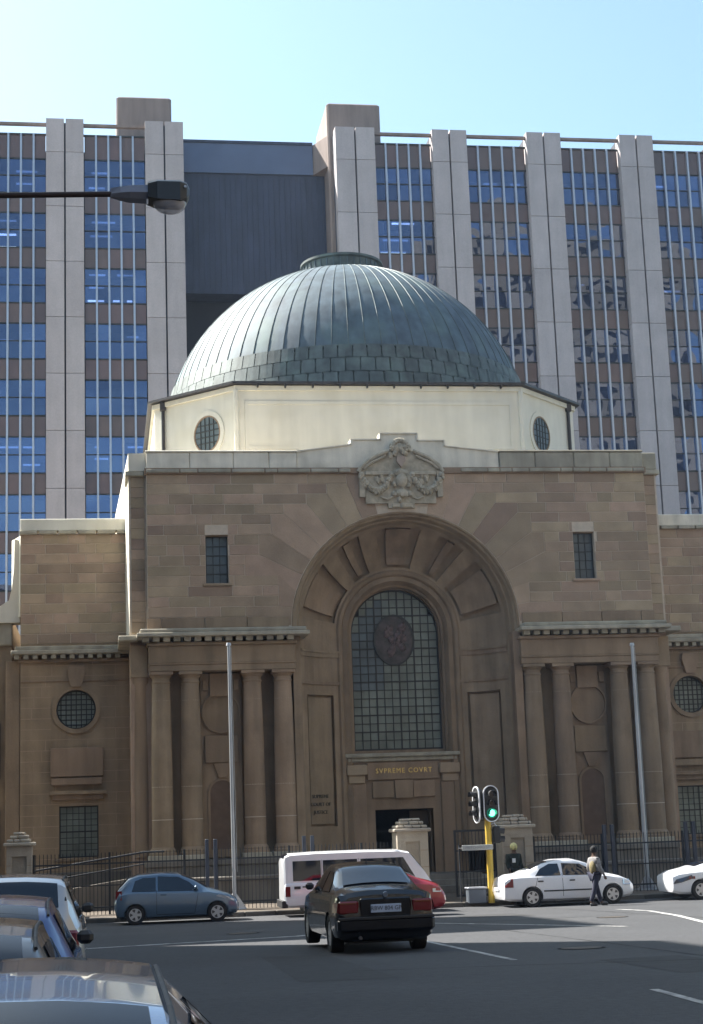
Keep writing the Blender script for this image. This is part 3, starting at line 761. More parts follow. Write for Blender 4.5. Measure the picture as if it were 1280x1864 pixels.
# ---- lower storey: columns, entablature, cornice
colprof = [(.0,0),(.50,0),(.50,.1),(.47,.12),(.48,.18),(.44,.24),(.43,.27),(.40,.3),(.40,2.0),(.39,3.6),(.365,5.2),(.335,6.35),(.36,6.37),(.36,6.42),(.335,6.44),(.335,6.54),(.40,6.62),(.40,6.66),(0,6.66)]
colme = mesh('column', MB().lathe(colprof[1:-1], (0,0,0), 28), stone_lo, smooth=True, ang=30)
capme = mesh('capital', MB().bbox(-.44,.44,-.44,.44,6.66,6.78,.015), stone_lo)
baseme = mesh('column_base', MB().bbox(-.55,.55,-.55,.55,-.2,0,.02), pale)
for s in (-1, 1):
    for cx_ in (4.9, 6.06, 8.42, 9.52):
        c = piece('column', colme, B, (s*cx_, .1, 1.85))
        for me, n in ((capme, 'capital'), (baseme, 'column_base')):
            o = bpy.data.objects.new(n, me); link(o); o.parent = c
        # faint drum joints
        jm = MB()
        for z in (1.3,2.5,3.6,4.7,5.7): 
            r = .402 if z < 2 else .402-(z-2)*.0145
            jm.lathe([(r+.001,z-.012),(r+.004,z),(r+.001,z+.012)], (0,0,0), 24)
        o = bpy.data.objects.new('drum_joint', mesh('drum_joint', jm, mortar)); link(o); o.parent = c
    X = lambda a, b: sorted((s*a, s*b))
    def bx(n, a, b, y0, y1, z0, z1, m=stone_lo, bv=.015, par_=B):
        a, b = X(a, b); return part(n, MB().bbox(a, b, y0, y1, z0, z1, bv), m, par_)
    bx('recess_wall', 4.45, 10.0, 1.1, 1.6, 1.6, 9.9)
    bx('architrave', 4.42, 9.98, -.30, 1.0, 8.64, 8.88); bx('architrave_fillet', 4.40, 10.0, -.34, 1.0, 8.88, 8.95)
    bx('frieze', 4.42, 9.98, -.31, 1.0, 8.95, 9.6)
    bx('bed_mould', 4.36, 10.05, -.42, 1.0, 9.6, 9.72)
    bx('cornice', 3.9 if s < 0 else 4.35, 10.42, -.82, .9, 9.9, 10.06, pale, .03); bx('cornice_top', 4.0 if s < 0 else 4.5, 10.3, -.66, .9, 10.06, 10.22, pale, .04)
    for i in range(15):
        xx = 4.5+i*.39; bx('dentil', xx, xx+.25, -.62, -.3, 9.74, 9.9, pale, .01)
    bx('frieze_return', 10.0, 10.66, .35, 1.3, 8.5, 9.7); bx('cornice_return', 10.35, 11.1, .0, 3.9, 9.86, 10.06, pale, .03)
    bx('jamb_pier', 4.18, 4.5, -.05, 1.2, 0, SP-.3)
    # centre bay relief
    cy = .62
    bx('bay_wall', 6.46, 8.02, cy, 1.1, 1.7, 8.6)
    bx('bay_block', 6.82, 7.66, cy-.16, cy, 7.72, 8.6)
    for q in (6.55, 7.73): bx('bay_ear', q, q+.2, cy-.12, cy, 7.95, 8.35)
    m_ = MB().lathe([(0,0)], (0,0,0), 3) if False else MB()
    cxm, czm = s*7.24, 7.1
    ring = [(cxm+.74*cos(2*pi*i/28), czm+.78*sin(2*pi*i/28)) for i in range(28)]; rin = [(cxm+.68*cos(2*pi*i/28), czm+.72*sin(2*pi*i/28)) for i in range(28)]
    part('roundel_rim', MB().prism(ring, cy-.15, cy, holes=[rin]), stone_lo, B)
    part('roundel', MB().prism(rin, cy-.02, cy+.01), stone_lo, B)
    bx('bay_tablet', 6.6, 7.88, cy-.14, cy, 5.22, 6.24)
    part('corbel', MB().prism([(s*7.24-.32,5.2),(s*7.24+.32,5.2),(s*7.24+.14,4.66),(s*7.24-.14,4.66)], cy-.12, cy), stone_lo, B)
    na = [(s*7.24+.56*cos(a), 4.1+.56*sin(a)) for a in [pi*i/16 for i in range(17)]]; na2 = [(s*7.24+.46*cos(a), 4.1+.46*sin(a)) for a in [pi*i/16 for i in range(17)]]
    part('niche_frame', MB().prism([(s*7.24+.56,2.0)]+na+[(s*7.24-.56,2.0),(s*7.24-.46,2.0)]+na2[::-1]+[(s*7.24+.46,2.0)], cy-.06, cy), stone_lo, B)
    part('niche_shade', MB().prism([(s*7.24+.46,2.0)]+na2+[(s*7.24-.46,2.0)], cy-.012, cy-.004), M('stone with painted shade', (.15,.10,.07), .9, var=.15), B)  # flat plate, the niche's shade is put into its darker colour
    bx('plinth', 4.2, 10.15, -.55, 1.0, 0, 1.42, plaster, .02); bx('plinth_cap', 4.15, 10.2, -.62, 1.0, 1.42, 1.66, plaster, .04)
    # wings
    WYY = 4.0
    wl, wr_ = 10.3, 14.93
    ww = part('wing_wall', MB().prism([(X(wl,wr_)[0],0),(X(wl,wr_)[1],0),(X(wl,wr_)[1],14.7),(X(wl,wr_)[0],14.7)], WYY, WYY+.6,
        holes=[[(s*12.75+.78*cos(2*pi*i/28), 7.62+.78*sin(2*pi*i/28)) for i in range(28)], [(s*12.66-.76,1.85),(s*12.66+.76,1.85),(s*12.66+.76,3.84),(s*12.66-.76,3.84)]]), stone_lo, B)
    part('mortar_bed', MB().box(X(wl+.36,wr_-.01)[0], X(wl+.36,wr_-.01)[1], WYY-.016, WYY+.02, 10.25, 14.66), mortar, ww)
    part('wing_body', MB().box(X(10.6,14.9)[0], X(10.6,14.9)[1], WYY+.9, 16, 0, 14.7), stone, B)
    for ri in range(11):
        z0 = 10.25+ri*.405; x = wl+.35
        while x < wr_:
            x2 = min(wr_, x+random.choice([.7,1.0,1.3,1.5])); x2 = wr_ if wr_-x2 < .35 else x2
            a, b = X(x, x2); stoneblk(a, b, z0, z0+.4, ww, WYY-.03); x = x2
    jm_ = MB(); zz = 1.4; row_ = 0
    while zz < 9.5:
        gaps = []
        if 6.64 < zz < 8.6: gaps.append((11.78, 13.72))
        if 1.7 < zz < 3.9: gaps.append((11.88, 13.44))
        xa_ = wl
        for g0, g1 in gaps+[(wr_, wr_)]:
            a_, b_ = X(xa_, g0); jm_.box(a_, b_, WYY-.004, WYY+.01, zz-.008, zz+.008); xa_ = g1
        xx = wl+(.35 if row_ % 2 else .9)
        while xx < wr_:
            if not any(g0-.05 < xx < g1+.05 for g0, g1 in gaps+([(11.88,13.44)] if zz+.42 > 1.8 and zz < 3.9 else [])+([(11.78,13.72)] if zz+.42 > 6.6 and zz < 8.6 else [])): jm_.box(s*xx-.008, s*xx+.008, WYY-.003, WYY+.01, zz, zz+.42)
            xx += 1.25+.2*((row_*7) % 3)
        zz += .42; row_ += 1
    part('ashlar_joints', jm_, stone, B, kind='stuff')
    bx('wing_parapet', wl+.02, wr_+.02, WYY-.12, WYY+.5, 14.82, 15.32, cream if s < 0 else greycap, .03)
    for i in range(6):
        xx = wl+.05+i*.78; bx('moulding_stone', xx+.02, xx+.74, WYY-.2, WYY+.2, 14.68, 14.82, pale, .02)
    bx('wing_cornice', wl, wr_+.35, WYY-.6, WYY+.1, 9.78, 9.95, pale, .03); bx('wing_cornice_top', wl, wr_+.2, WYY-.45, WYY+.1, 9.95, 10.12, pale, .03)
    for i in range(12):
        xx = wl+.7+i*.36; bx('dentil', xx, xx+.19, WYY-.5, WYY-.15, 9.62, 9.78, pale, .01)
    bx('wing_bed_mould', wl, wr_+.05, WYY-.2, WYY, 9.5, 9.62)
    bx('wing_frieze_band', wl, wr_, WYY-.06, WYY, 8.72, 8.8)
    cx_, cz_ = s*12.75, 7.62
    c1 = [(cx_+.96*cos(2*pi*i/32), cz_+.96*sin(2*pi*i/32)) for i in range(32)]; c2 = [(cx_+.78*cos(2*pi*i/32), cz_+.78*sin(2*pi*i/32)) for i in range(32)]; c3 = [(cx_+.72*cos(2*pi*i/32), cz_+.72*sin(2*pi*i/32)) for i in range(32)]
    part('round_window_surround', MB().prism(c1, WYY-.1, WYY+.3, holes=[c2]), stone_lo, B)
    rw = part('round_window', MB().prism(c2, WYY+.24, WYY+.34, holes=[c3]), lead, B)
    gb = MB()
    for q in range(-3, 4):
        h = sqrt(max(0,.72**2-(q*.2)**2)); gb.box(cx_+q*.2-.02, cx_+q*.2+.02, WYY+.25, WYY+.3, cz_-h, cz_+h); gb.box(cx_-h, cx_+h, WYY+.246, WYY+.296, cz_+q*.2-.02, cz_+q*.2+.02)
    part('glazing_bars', gb, lead, rw)
    for qi in range(-4, 4):
        for qk in range(-4, 4):
            xa, xb, za, zb2 = qi*.2, qi*.2+.2, qk*.2, qk*.2+.2
            cc = [(xa,za),(xb,za),(xb,zb2),(xa,zb2)]
            cc = [(a*min(1,.72/max(1e-6,sqrt(a*a+b*b))), b*min(1,.72/max(1e-6,sqrt(a*a+b*b)))) for a, b in cc]
            if max(abs(cc[0][0]-cc[2][0]), 0) < .04: continue
            part('pane', MB().prism([(cx_+a, cz_+b) for a, b in cc], WYY+.285, WYY+.29), leadglass2, rw)
    part('keystone', MB().prism([(cx_-.2,8.5),(cx_+.2,8.5),(cx_+.36,9.1),(cx_+.3,9.34),(cx_-.3,9.34),(cx_-.36,9.1)], WYY-.26, WYY), stone_lo, B)
    bx('relief_panel', 11.7, 13.75, WYY-.2, WYY, 4.98, 6.1); bx('relief_strip', 11.75, 13.7, WYY-.3, WYY, 4.66, 4.92)
    bx('window_hood', 11.55, 13.8, WYY-.36, WYY, 4.28, 4.42); bx('window_hood_bed', 11.68, 13.68, WYY-.2, WYY, 4.08, 4.28)
    leaded('window', s*12.66-.76, s*12.66+.76, 1.85, 3.84, WYY+.25, 6, 8, B, leadglass2, heavy=4)
    bx('window_sill', 11.75, 13.6, WYY-.12, WYY+.2, 1.72, 1.85)
    bx('wing_plinth', 10.3, 15.3, WYY-.3, WYY+.1, 0, 1.3, plaster, .03)
    bx('wing_pilaster', 14.95, 15.5, WYY+.1, WYY+.8, 0, 9.6)
part('interior_dark', MB().box(-9.2,-4.6,1.7,3.2,9.9,16.3).box(4.6,9.2,1.7,3.2,9.9,16.3).box(-14.8,-10.7,4.7,4.8,.1,14).box(10.7,14.8,4.7,4.8,.1,14), dark, B)
# lit scroll and low annexe on the left (and its mirror)
for s in (-1, 1):
    sc = [(-14.98,14.55),(-15.2,14.6),(-15.22,13.4),(-15.3,12.6),(-15.42,12.1),(-15.8,11.85),(-16.3,11.7),(-16.3,11.2),(-14.98,11.2)]
    part('scroll_buttress', MB().prism([(x*-s if s > 0 else x, z) for x, z in sc], 4.5, 5.4), cream, B)
    part('scroll_return', MB().prism([(s*15.36,5.4),(s*14.96,4.3),(s*14.96,5.4)], 11.4, 14.7, ax='z'), cream, B)
    a, b = sorted((s*15.3, s*21.5))
    part('annexe_wall', MB().box(a, b, 4.9, 14, 0, 10.3), stone_lo, B)
    part('annexe_parapet', MB().bbox(a, b, 4.7, 14, 10.3, 11.5, .04), pale, B)
    for z in (1.6, 5.0): 
        for q in range(4): part('slit_window', MB().box(min(s*(15.75+q*1.4),s*(16.1+q*1.4)), max(s*(15.75+q*1.4),s*(16.1+q*1.4)), 4.86, 4.92, z, z+2.2), dark, B)

# ---- drum
D0 = [(-6.1,4.0),(6.1,4.0),(9.4,7.3),(9.4,19.5),(6.1,22.8),(-6.1,22.8),(-9.4,19.5),(-9.4,7.3)]
drum = part('drum', MB().prism(D0, 16.4, 20.95, ax='z'), cream, B)
def shr(k, o=0): 
    out = []
    for x, y in D0:
        dx_, dy_ = x, y-13.4; l = sqrt(dx_*dx_+dy_*dy_); out.append((dx_*(1+k/l), 13.4+dy_*(1+k/l)))
    return out
part('drum_cornice', MB().prism(shr(.12), 20.75, 20.95, ax='z'), cream, drum)
part('gutter', MB().prism(shr(.34), 20.98, 21.09, ax='z'), darkmetal, B)
part('drum_panel_frame', MB().prism([(-5.75,18.2),(5.75,18.2),(5.75,20.3),(-5.75,20.3)], 3.96, 4.02, holes=[[(-5.6,18.35),(5.6,18.35),(5.6,20.15),(-5.6,20.15)]]), cream, drum)
for x in [-5.2+1.16*i for i in range(10)]: part('gutter_bracket', MB().box(x-.03, x+.03, 3.72, 4.0, 20.84, 20.98), darkmetal, B)
for s in (-1, 1):
    part('downpipe', MB().cyl((s*9.05,6.84,16.9),(s*9.05,6.84,20.98),.075,n=10).bbox(s*9.05-.13,s*9.05+.13,6.7,6.98,20.6,20.95,.02), darkmetal, B, smooth=True)
    part('corner_strip', MB().cyl((s*6.12,3.95,17),(s*6.12,3.95,20.75),.11,n=10), cream, drum, smooth=True)
    # round window on the chamfer
    c = Vector((s*7.25, 5.15, 19.15)); nrm = Vector((s, -1, 0)).normalized(); tx = Vector((1, s, 0)).normalized()
    def ringm(r0, r1, d0, d1, n=32):
        mb = MB(); vs = []
        for d in (d0, d1):
            for r in (r0, r1):
                for i in range(n):
                    a = 2*pi*i/n; p = c+tx*(r*cos(a))+Vector((0,0,1))*(r*sin(a)*1.08)+nrm*d; vs.append(p)
        fs = []
        for i in range(n):
            j = (i+1) % n
            fs += [(i,j,n+j,n+i),(2*n+i,2*n+j,3*n+j,3*n+i),(i,j,2*n+j,2*n+i),(n+i,n+j,3*n+j,3*n+i)]
        return mb.add(vs, fs)
    part('window_surround', ringm(.74,.94,-.02,.04), cream, B)
    part('window_reveal', ringm(.68,.74,.005,.05), stone_lo, B)
    dw = part('drum_window', ringm(.0,.70,.008,.012), leadglass, B)
    gb = MB()
    for q in (-.36,-.12,.12,.36):
        h = sqrt(.66**2-q*q)
        for (p, r) in ((c+tx*q-Vector((0,0,h*1.08)), c+tx*q+Vector((0,0,h*1.08))), (c-tx*h+Vector((0,0,q*1.08)), c+tx*h+Vector((0,0,q*1.08)))):
            gb.cyl(p+nrm*.03, r+nrm*.03, .022, n=6)
    part('glazing_bars', gb, lead, dw)
# ---- copper dome
DC = (0, 13.4); DR = 8.8; DZ = 20.4; NSEG = 72
z_low = 23.15
a_low = math.asin((z_low-DZ)/DR); a_top = math.acos(1.85/DR)
segp = []
NV = 14
prf = [(DR*cos(a_low+(a_top-a_low)*i/NV), DZ+DR*sin(a_low+(a_top-a_low)*i/NV)) for i in range(NV+1)]
mb = MB(); h = pi/NSEG
vs = []
for r, z in prf:
    for q in (-1, -.33, .33, 1): 
        a = h*q*.985; vs.append((r*cos(a), r*sin(a), z))
mb.add(vs, [(i*4+j, i*4+j+1, (i+1)*4+j+1, (i+1)*4+j) for i in range(NV) for j in range(3)])
cpm = mesh('copper_panel', mb, copper, smooth=True)
mb = MB(); mb.tube([((r+.015)*cos(h), (r+.015)*sin(h), z-.006) for r, z in prf], .018, 5)
smm = mesh('standing_seam', mb, copper2, smooth=True)
dome = part('dome', MB().lathe([(8.7,20.95),(8.5,21.6),(8.3,22.4),(8.05,23.1)]+[(r-.05, z-.03) for r, z in prf], (0,13.4,0), 72), M('pale verdigris', (.21,.26,.245), .7, var=.2, scale=2), B, smooth=True)
for k in range(NSEG):
    an = 2*pi*k/NSEG
    piece('copper_panel', cpm, dome, (0,13.4,0), (1,1,1), (0,0,an)); piece('standing_seam', smm, dome, (0,13.4,0), (1,1,1), (0,0,an))
NR = 84
for row, (r0, z0, r1, z1) in enumerate(((8.95,21.08,8.78,21.82),(8.74,21.86,8.6,22.5),(8.56,22.54,8.40,23.16))):
    a = pi/NR*.93
    mb = MB().add([((r0)*cos(q), r0*sin(q), z0) for q in (-a, 0, a)]+[(r1*cos(q), r1*sin(q), z1) for q in (-a, 0, a)]+[((r1-.25)*cos(q), (r1-.25)*sin(q), z1+.02) for q in (-a, 0, a)],
        [(0,1,4,3),(1,2,5,4),(3,4,7,6),(4,5,8,7)])
    rm = mesh('ring_panel', mb, copper2)
    for k in range(NR): piece('ring_panel', rm, dome, (0,13.4,0), (1,1,1), (0,0,2*pi*(k+.5*(row%2))/NR))
part('skirt_roof', MB().prism(shr(.05), 21.06, 21.16, ax='z'), copper2, B)
part('dome_cap', MB().lathe([(1.75,28.7),(1.98,28.85),(2.0,28.95),(1.9,29.0),(1.9,29.5),(2.02,29.55),(2.02,29.66),(1.7,29.74),(0,29.9)], (0,13.4,0), 40), copper2, dome, smooth=True, ang=25)
for k in range(36):
    a = 2*pi*k/36; piece('cap_rib', smm if False else mesh('cap_rib', MB().box(1.89,1.94,-.02,.02,29.0,29.5), copper) if k == 0 else bpy.data.meshes['cap_rib'], dome, (0,13.4,0), (1,1,1), (0,0,a))

# ------------------------------------------------------------------ garden wall, fence, gate posts
FY = -6.5
lw = thing('low_garden_wall', 'low weathered stone wall with coping behind the railings', 'wall', (0,-3,0))
part('wall', MB().box(-10,-2.6,-2.6,-2.2,.1,.95).box(3.6,14,-2.6,-2.2,.1,.95), plaster, lw)
part('coping', MB().bbox(-10,-2.6,-2.7,-2.1,.95,1.08,.03).bbox(3.6,14,-2.7,-2.1,.95,1.08,.03), plaster, lw)
rp = thing('access_ramp', 'sloping stone ramp with dark handrail left of the columns', 'ramp', (-12,-3,0))
part('ramp_wall', MB().prism([(-17,.1),(-10.2,.1),(-10.2,1.25),(-17,.35)], -3.6,-3.3), plaster, rp)
part('handrail', MB().tube([(-17,-3.7,1.15),(-10.3,-3.7,2.05),(-9.6,-3.7,2.05)], .035).tube([(-17,-3.7,.75),(-10.3,-3.7,1.65)], .025), iron, rp, smooth=True)
for x in (-15.5,-13.5,-11.5): part('rail_post', MB().cyl((x,-3.7,.1),(x,-3.7,1.35+(x+15.5)*.134),.03), iron, rp)
def fence(x0, x1, label, h=1.95, hb=.12):
    t = thing('railing_fence', label, 'fence', ((x0+x1)/2, FY, hb), group='iron railings along the pavement')
    part('rail', MB().box(x0, x1, FY-.02, FY+.02, 1.62+hb, 1.67+hb), iron, t); part('rail', MB().box(x0, x1, FY-.02, FY+.02, .22+hb, .27+hb), iron, t); part('rail', MB().box(x0, x1, FY-.02, FY+.02, .92+hb, .96+hb), iron, t)
    b = MB(); x = x0+.06
    while x < x1:
        b.box(x-.011, x+.011, FY-.011, FY+.011, hb, h+hb); b.cyl((x,FY,h+hb),(x,FY,h+hb+.07), .02, .002, 4); x += .125
    part('bars', b, iron, t, kind='stuff')
    x = x0
    while x < x1+.1: part('post', MB().box(x-.035, x+.035, FY-.035, FY+.035, hb, h+.05+hb), iron, t); x += 2.45
    return t
fence(-13.95,-8.3,'iron railing fence left of the ramp, behind the blue hatchback')
fence(-8.0,-2.05,'iron railing fence in front of the left columns, behind the white van')
fence(2.85,5.35,'iron railing fence between the right gate post and the blue steel posts')
fence(5.75,14.5,'iron railing fence behind the right flagpole')
for x, lb in ((-8.15,'dark steel fence post pair behind the bonnet of the blue hatchback'),(-4.9,'blue steel fence post pair behind the white van'),(5.52,'blue steel fence post pair beside the walking pedestrian'),(8.45,'blue steel fence post pair at the right edge of the photo')):
    t = thing('fence_post', lb, 'post', (x,FY-.1,.12), group='tall blue posts in the railings')
    for q in (-.16, .12): part('steel_post', MB().bbox(x+q-.05, x+q+.07, FY-.16, FY-.04, .12, 2.42, .01), ironp, t)
gt = thing('iron_gate', 'dark iron gate leaf beside the yellow signal pole', 'gate', (1.1,FY,.12))
part('gate_frame', MB().prism([(.1,.2),(1.55,.2),(1.55,2.42),(.1,2.42)], FY-.03, FY+.03, holes=[[(.17,.27),(1.48,.27),(1.48,2.35),(.17,2.35)]]), iron, gt)
b = MB()
for i in range(11): b.box(.25+i*.12-.01, .25+i*.12+.01, FY-.01, FY+.01, .25, 2.35)
part('bars', b, iron, gt, kind='stuff'); part('gate_rail', MB().box(.15,1.5,FY-.025,FY+.025,1.0,1.06).box(.15,1.5,FY-.025,FY+.025,1.7,1.75), iron, gt)
gstone = M('pale gate post stone', (.37,.32,.26), .9, var=.15, scale=3, bump=.4, stain=(.26,.22,.17), sscale=1.5, samt=.5, rand=.1)
def gatepost(x, label, w_=1.05):
    t = thing('gate_post', label, 'gate post', (x,FY,.12), group='stone gate posts')
    h = w_/2; y0, y1 = FY-.5, FY+.5
    part('shaft', MB().prism([(x-h,.12),(x+h,.12),(x+h,2.42),(x-h,2.42)], y0, y1, holes=[[(x-.24,.9),(x+.24,.9),(x+.24,2.1),(x-.24,2.1)]]), gstone, t)
    part('recessed_panel', MB().box(x-.24,x+.24,y0+.09,y0+.2,.9,2.1), gstone, t)
    part('cap_slab', MB().bbox(x-h-.1,x+h+.1,y0-.1,y1+.1,2.42,2.54,.03), gstone, t)
    for i, (q, z0, z1) in enumerate(((.0,2.54,2.66),(.1,2.66,2.78),(.2,2.78,2.88))):
        xx = x-h+q
        while xx < x+h-q-.05:
            L = random.uniform(.2,.36); x2 = min(x+h-q, xx+L)
            part('cap_stone', MB().bbox(xx,x2-.015,y0+q,y1-q,z0,z1-random.uniform(0,.02),.03), gstone, t); xx = x2
    for z in (.7,1.25,1.8): part('joint', MB().box(x-h-.004,x-.26,y0-.004,y0+.01,z,z+.015).box(x+.26,x+h+.004,y0-.004,y0+.01,z,z+.015), stone_lo, t)
gatepost(-1.42, 'pale stone gate post in front of the dark doorway')
gatepost(2.2, 'pale stone gate post behind the traffic light, right of the gate')
gatepost(-14.4, 'pale stone gate post at the left edge, above the parked cars', .8)

# flagpoles
def pole(x, y, z0, z1, r0, r1, dx_, label, base=True, cap=None):
    t = thing('flagpole', label, 'flagpole', (x,y,z0), group='tall bare flagpoles in front of the columns')
    part('pole', MB().cyl((x,y,z0),(x+dx_,y,z1),r0,r1,n=14), steelp, t, smooth=True)
    part('halyard', MB().cyl((x+.1,y-.05,z0+1.2),(x+dx_+.07,y-.05,z1-.05),.008,n=5), steelp, t)
    part('truck_cap', MB().cyl((x+dx_,y,z1),(x+dx_,y,z1+.1),.09,.07,n=12), steelp, t, smooth=True)
    if base:
        bb = MB()
        for i in range(4):
            a = pi/4+i*pi/2; bb.prism([(0,0),(.42,0),(0,.55)], -.015, .015)
        b2 = MB()
        for i in range(4):
            a = i*pi/2+.3
            pts = [Vector((x,y,z0)), Vector((x+.42*cos(a), y+.42*sin(a), z0)), Vector((x,y,z0+.6))]
            n_ = Vector((-sin(a), cos(a), 0))*.015
            b2.add([p+n_ for p in pts]+[p-n_ for p in pts], [(0,1,2),(3,4,5),(0,1,4,3),(1,2,5,4),(2,0,3,5)])
        part('base_fins', b2, steelp, t); part('base_plate', MB().bbox(x-.35,x+.35,y-.35,y+.35,z0-.02,z0+.03,.01), steelp, t)
    return t
pole(-7.42,-6.7,.13,8.85,.068,.05,-.02,'left bare flagpole, its top lit by the sun')
pole(7.2,-5.4,.13,8.72,.09,.055,.02,'right bare flagpole leaning slightly, with a finned base')

# traffic light
tl = thing('traffic_light', 'yellow traffic light pole with a lit green signal, behind the white sedan', 'traffic light', (.68,-9.3,.1))
tx_ = .66; ty = -9.3
part('pole', MB().cyl((tx_,ty,.1),(tx_,ty,3.0),.105,n=16), yel, tl, smooth=True)
def stadium(w_, h, n=12):
    r = w_/2; return [(r*cos(a), h/2-r+r*sin(a)) for a in [pi*i/n for i in range(n+1)]]+[(r*cos(a), -h/2+r+r*sin(a)) for a in [pi+pi*i/n for i in range(n+1)]]
def head(x, z, y, rz, lit):
    c = Matrix.Translation((x,y,z)) @ Matrix.Rotation(rz, 4, 'Z')
    def tr(mb): mb.v = [tuple(c @ Vector(v)) for v in mb.v]; return mb
    bd = part('backboard', tr(MB().prism(stadium(.46,1.12), -.02, .02)), black, tl)
    part('backboard_edge', tr(MB().prism(stadium(.52,1.18), -.025, .015, holes=[stadium(.45,1.11)])), whiteg, bd)
    part('signal_housing', tr(MB().bbox(-.15,.15,.0,.2,-.48,.48,.04)), black, tl)
    for k, zz in enumerate((.3,0,-.3)):
        on = lit and k == 2
        lens = part('lens', tr(MB().cyl((0,-.03,zz),(0,-.05,zz),.105,n=20)), (green if on else M('unlit signal lens', (.03,.02,.02), .2)), tl)
        if on: part('lens_glow', tr(MB().prism([(.16*cos(2*pi*i/20), zz+.16*sin(2*pi*i/20)) for i in range(20)], -.028, -.022)), greenring, tl)  # disc with a glow of its own, painting the lit lens's halo
        hood = MB(); vs = []
        n = 12
        for q, (d, r) in enumerate(((-.02,.125),(-.24,.12))):
            for i in range(n+1):
                a = -.35+(pi+.7)*i/n; vs.append((r*cos(a), d, zz+r*sin(a)))
        hood.add(vs, [(i, i+1, n+2+i, n+1+i) for i in range(n)])
        part('hood', tr(hood), black, tl)
head(.74, 3.24, -9.55, radians(3), True)
head(.30, 3.22, -9.35, radians(-78), False)
ps = part('pedestrian_signal', MB().bbox(.80,1.02,-9.5,-9.28,1.98,2.52,.03), black, tl)
part('hood', MB().cyl((1.0,-9.4,2.38),(1.16,-9.4,2.36),.09,.1,n=12).cyl((1.0,-9.4,2.12),(1.16,-9.4,2.10),.09,.1,n=12), black, ps)
part('mount_bracket', MB().tube([(.66,-9.3,2.55),(.85,-9.38,2.62),(.92,-9.39,2.5)], .025).tube([(.66,-9.3,3.0),(.7,-9.38,3.2),(.5,-9.34,3.22)], .03), whiteg, tl, smooth=True)
sn = thing('street_name_sign', 'white street name board on a thin post left of the yellow signal pole', 'sign', (-.26,-9.0,.13))
part('sign_board', MB().bbox(-.3,.72,-9.62,-9.58,1.78,1.95,.01), M('white sign face', (.42,.43,.41), .5, var=.1), sn)
text('street_name', 'PRITCHARD ST', .12, M('faded sign lettering', (.25,.26,.27), .6), sn, (.21,-9.625,1.865), .002)
part('sign_post', MB().cyl((-.27,-9.0,.13),(-.27,-9.0,1.95),.025).box(-.3,.6,-9.58,-9.0,1.84,1.87), iron, sn)
bn = thing('litter_bin', 'grey metal litter bin on the kerb behind the white sedan', 'litter bin', (.2,-9.0,.13))
part('bin_body', MB().bbox(-.08,.5,-9.3,-8.85,.1,.55,.02), M('grey bin metal', (.12,.14,.17), .5, metal=.3), bn); part('bin_lid', MB().bbox(-.12,.54,-9.34,-8.8,.55,.61,.02), alu, bn)

# street lamp
LY = -43.5
sp_ = thing('street_lamp', 'street lamp on a long arm reaching in from the upper left', 'street lamp', (-18.5,LY,gz(LY)))
part('lamp_post', MB().tube([(-18.5,LY,gz(LY)),(-18.5,LY,5),(-18.45,LY,9.2),(-18.1,LY,9.75),(-17.3,LY,9.9)], [.13,.11,.08,.065,.05], 12), iron, sp_, smooth=True)
part('lamp_arm', MB().tube([(-17.3,LY,9.9),(-15,LY,10.02),(-12.79,LY,10.12),(-11.4,LY,10.17)], .034, 10), M('rusty dark arm', (.045,.03,.028), .6, metal=.3), sp_, smooth=True)
lh = MB(); ring4 = []
gear = [(-11.5,.03,.045,.045),(-11.38,.09,.055,.065),(-11.27,.12,.065,.08),(-11.05,.13,.075,.085)]
vs = []
for x, wy, zu, zd in gear:
    vs += [(x,LY-wy,10.17-zd*.2),(x,LY-wy*.6,10.19+zu),(x,LY+wy*.6,10.19+zu),(x,LY+wy,10.17-zd*.2),(x,LY+wy*.6,10.17-zd),(x,LY-wy*.6,10.17-zd)]
lh.add(vs, [(i*6+j, i*6+(j+1)%6, (i+1)*6+(j+1)%6, (i+1)*6+j) for i in range(3) for j in range(6)]+[(5,4,3,2,1,0),tuple(range(18,24))])
part('gear_housing', lh, M('grey lamp casting', (.20,.215,.27), .45, metal=.2), sp_)
cn = MB(); vs = []
for x, wy, zt, zb_ in ((-11.06,.14,10.30,10.09),(-10.95,.17,10.32,10.06),(-10.68,.17,10.32,10.05),(-10.6,.14,10.30,10.09),(-10.565,.08,10.24,10.15)):
    vs += [(x,LY-wy,zb_),(x,LY-wy*.95,zt-.04),(x,LY-wy*.6,zt),(x,LY+wy*.6,zt),(x,LY+wy*.95,zt-.04),(x,LY+wy,zb_)]
cn.add(vs, [(i*6+j, i*6+(j+1)%6, (i+1)*6+(j+1)%6, (i+1)*6+j) for i in range(4) for j in range(6)]+[(5,4,3,2,1,0),tuple(range(24,30))])
part('lamp_canopy', cn, M('dark lamp canopy', (.045,.05,.055), .4, metal=.3), sp_)
bowlm = M('clear lamp bowl', (.55,.57,.66), .15, coat=.5); bowlm.node_tree.nodes['Principled BSDF'].inputs['Alpha'].default_value = .55
bowl = MB(); n = 20; vs = []
for j in range(6):
    th = pi/2*j/5
    for i in range(n):
        a = 2*pi*i/n; vs.append((-10.8+.2*cos(a)*cos(th*.95), LY+.15*sin(a)*cos(th*.95), 10.07-.135*sin(th)))
bowl.add(vs, [(j*n+i, j*n+(i+1)%n, (j+1)*n+(i+1)%n, (j+1)*n+i) for j in range(5) for i in range(n)]+[tuple(range(5*n, 6*n))])
part('lamp_bowl', bowl, bowlm, sp_, smooth=True)
part('latch', MB().cyl((-11.07,LY-.12,10.06),(-11.07,LY-.12,10.0),.015).cyl((-10.62,LY-.155,10.22),(-10.62,LY-.17,10.22),.016), alu, sp_)

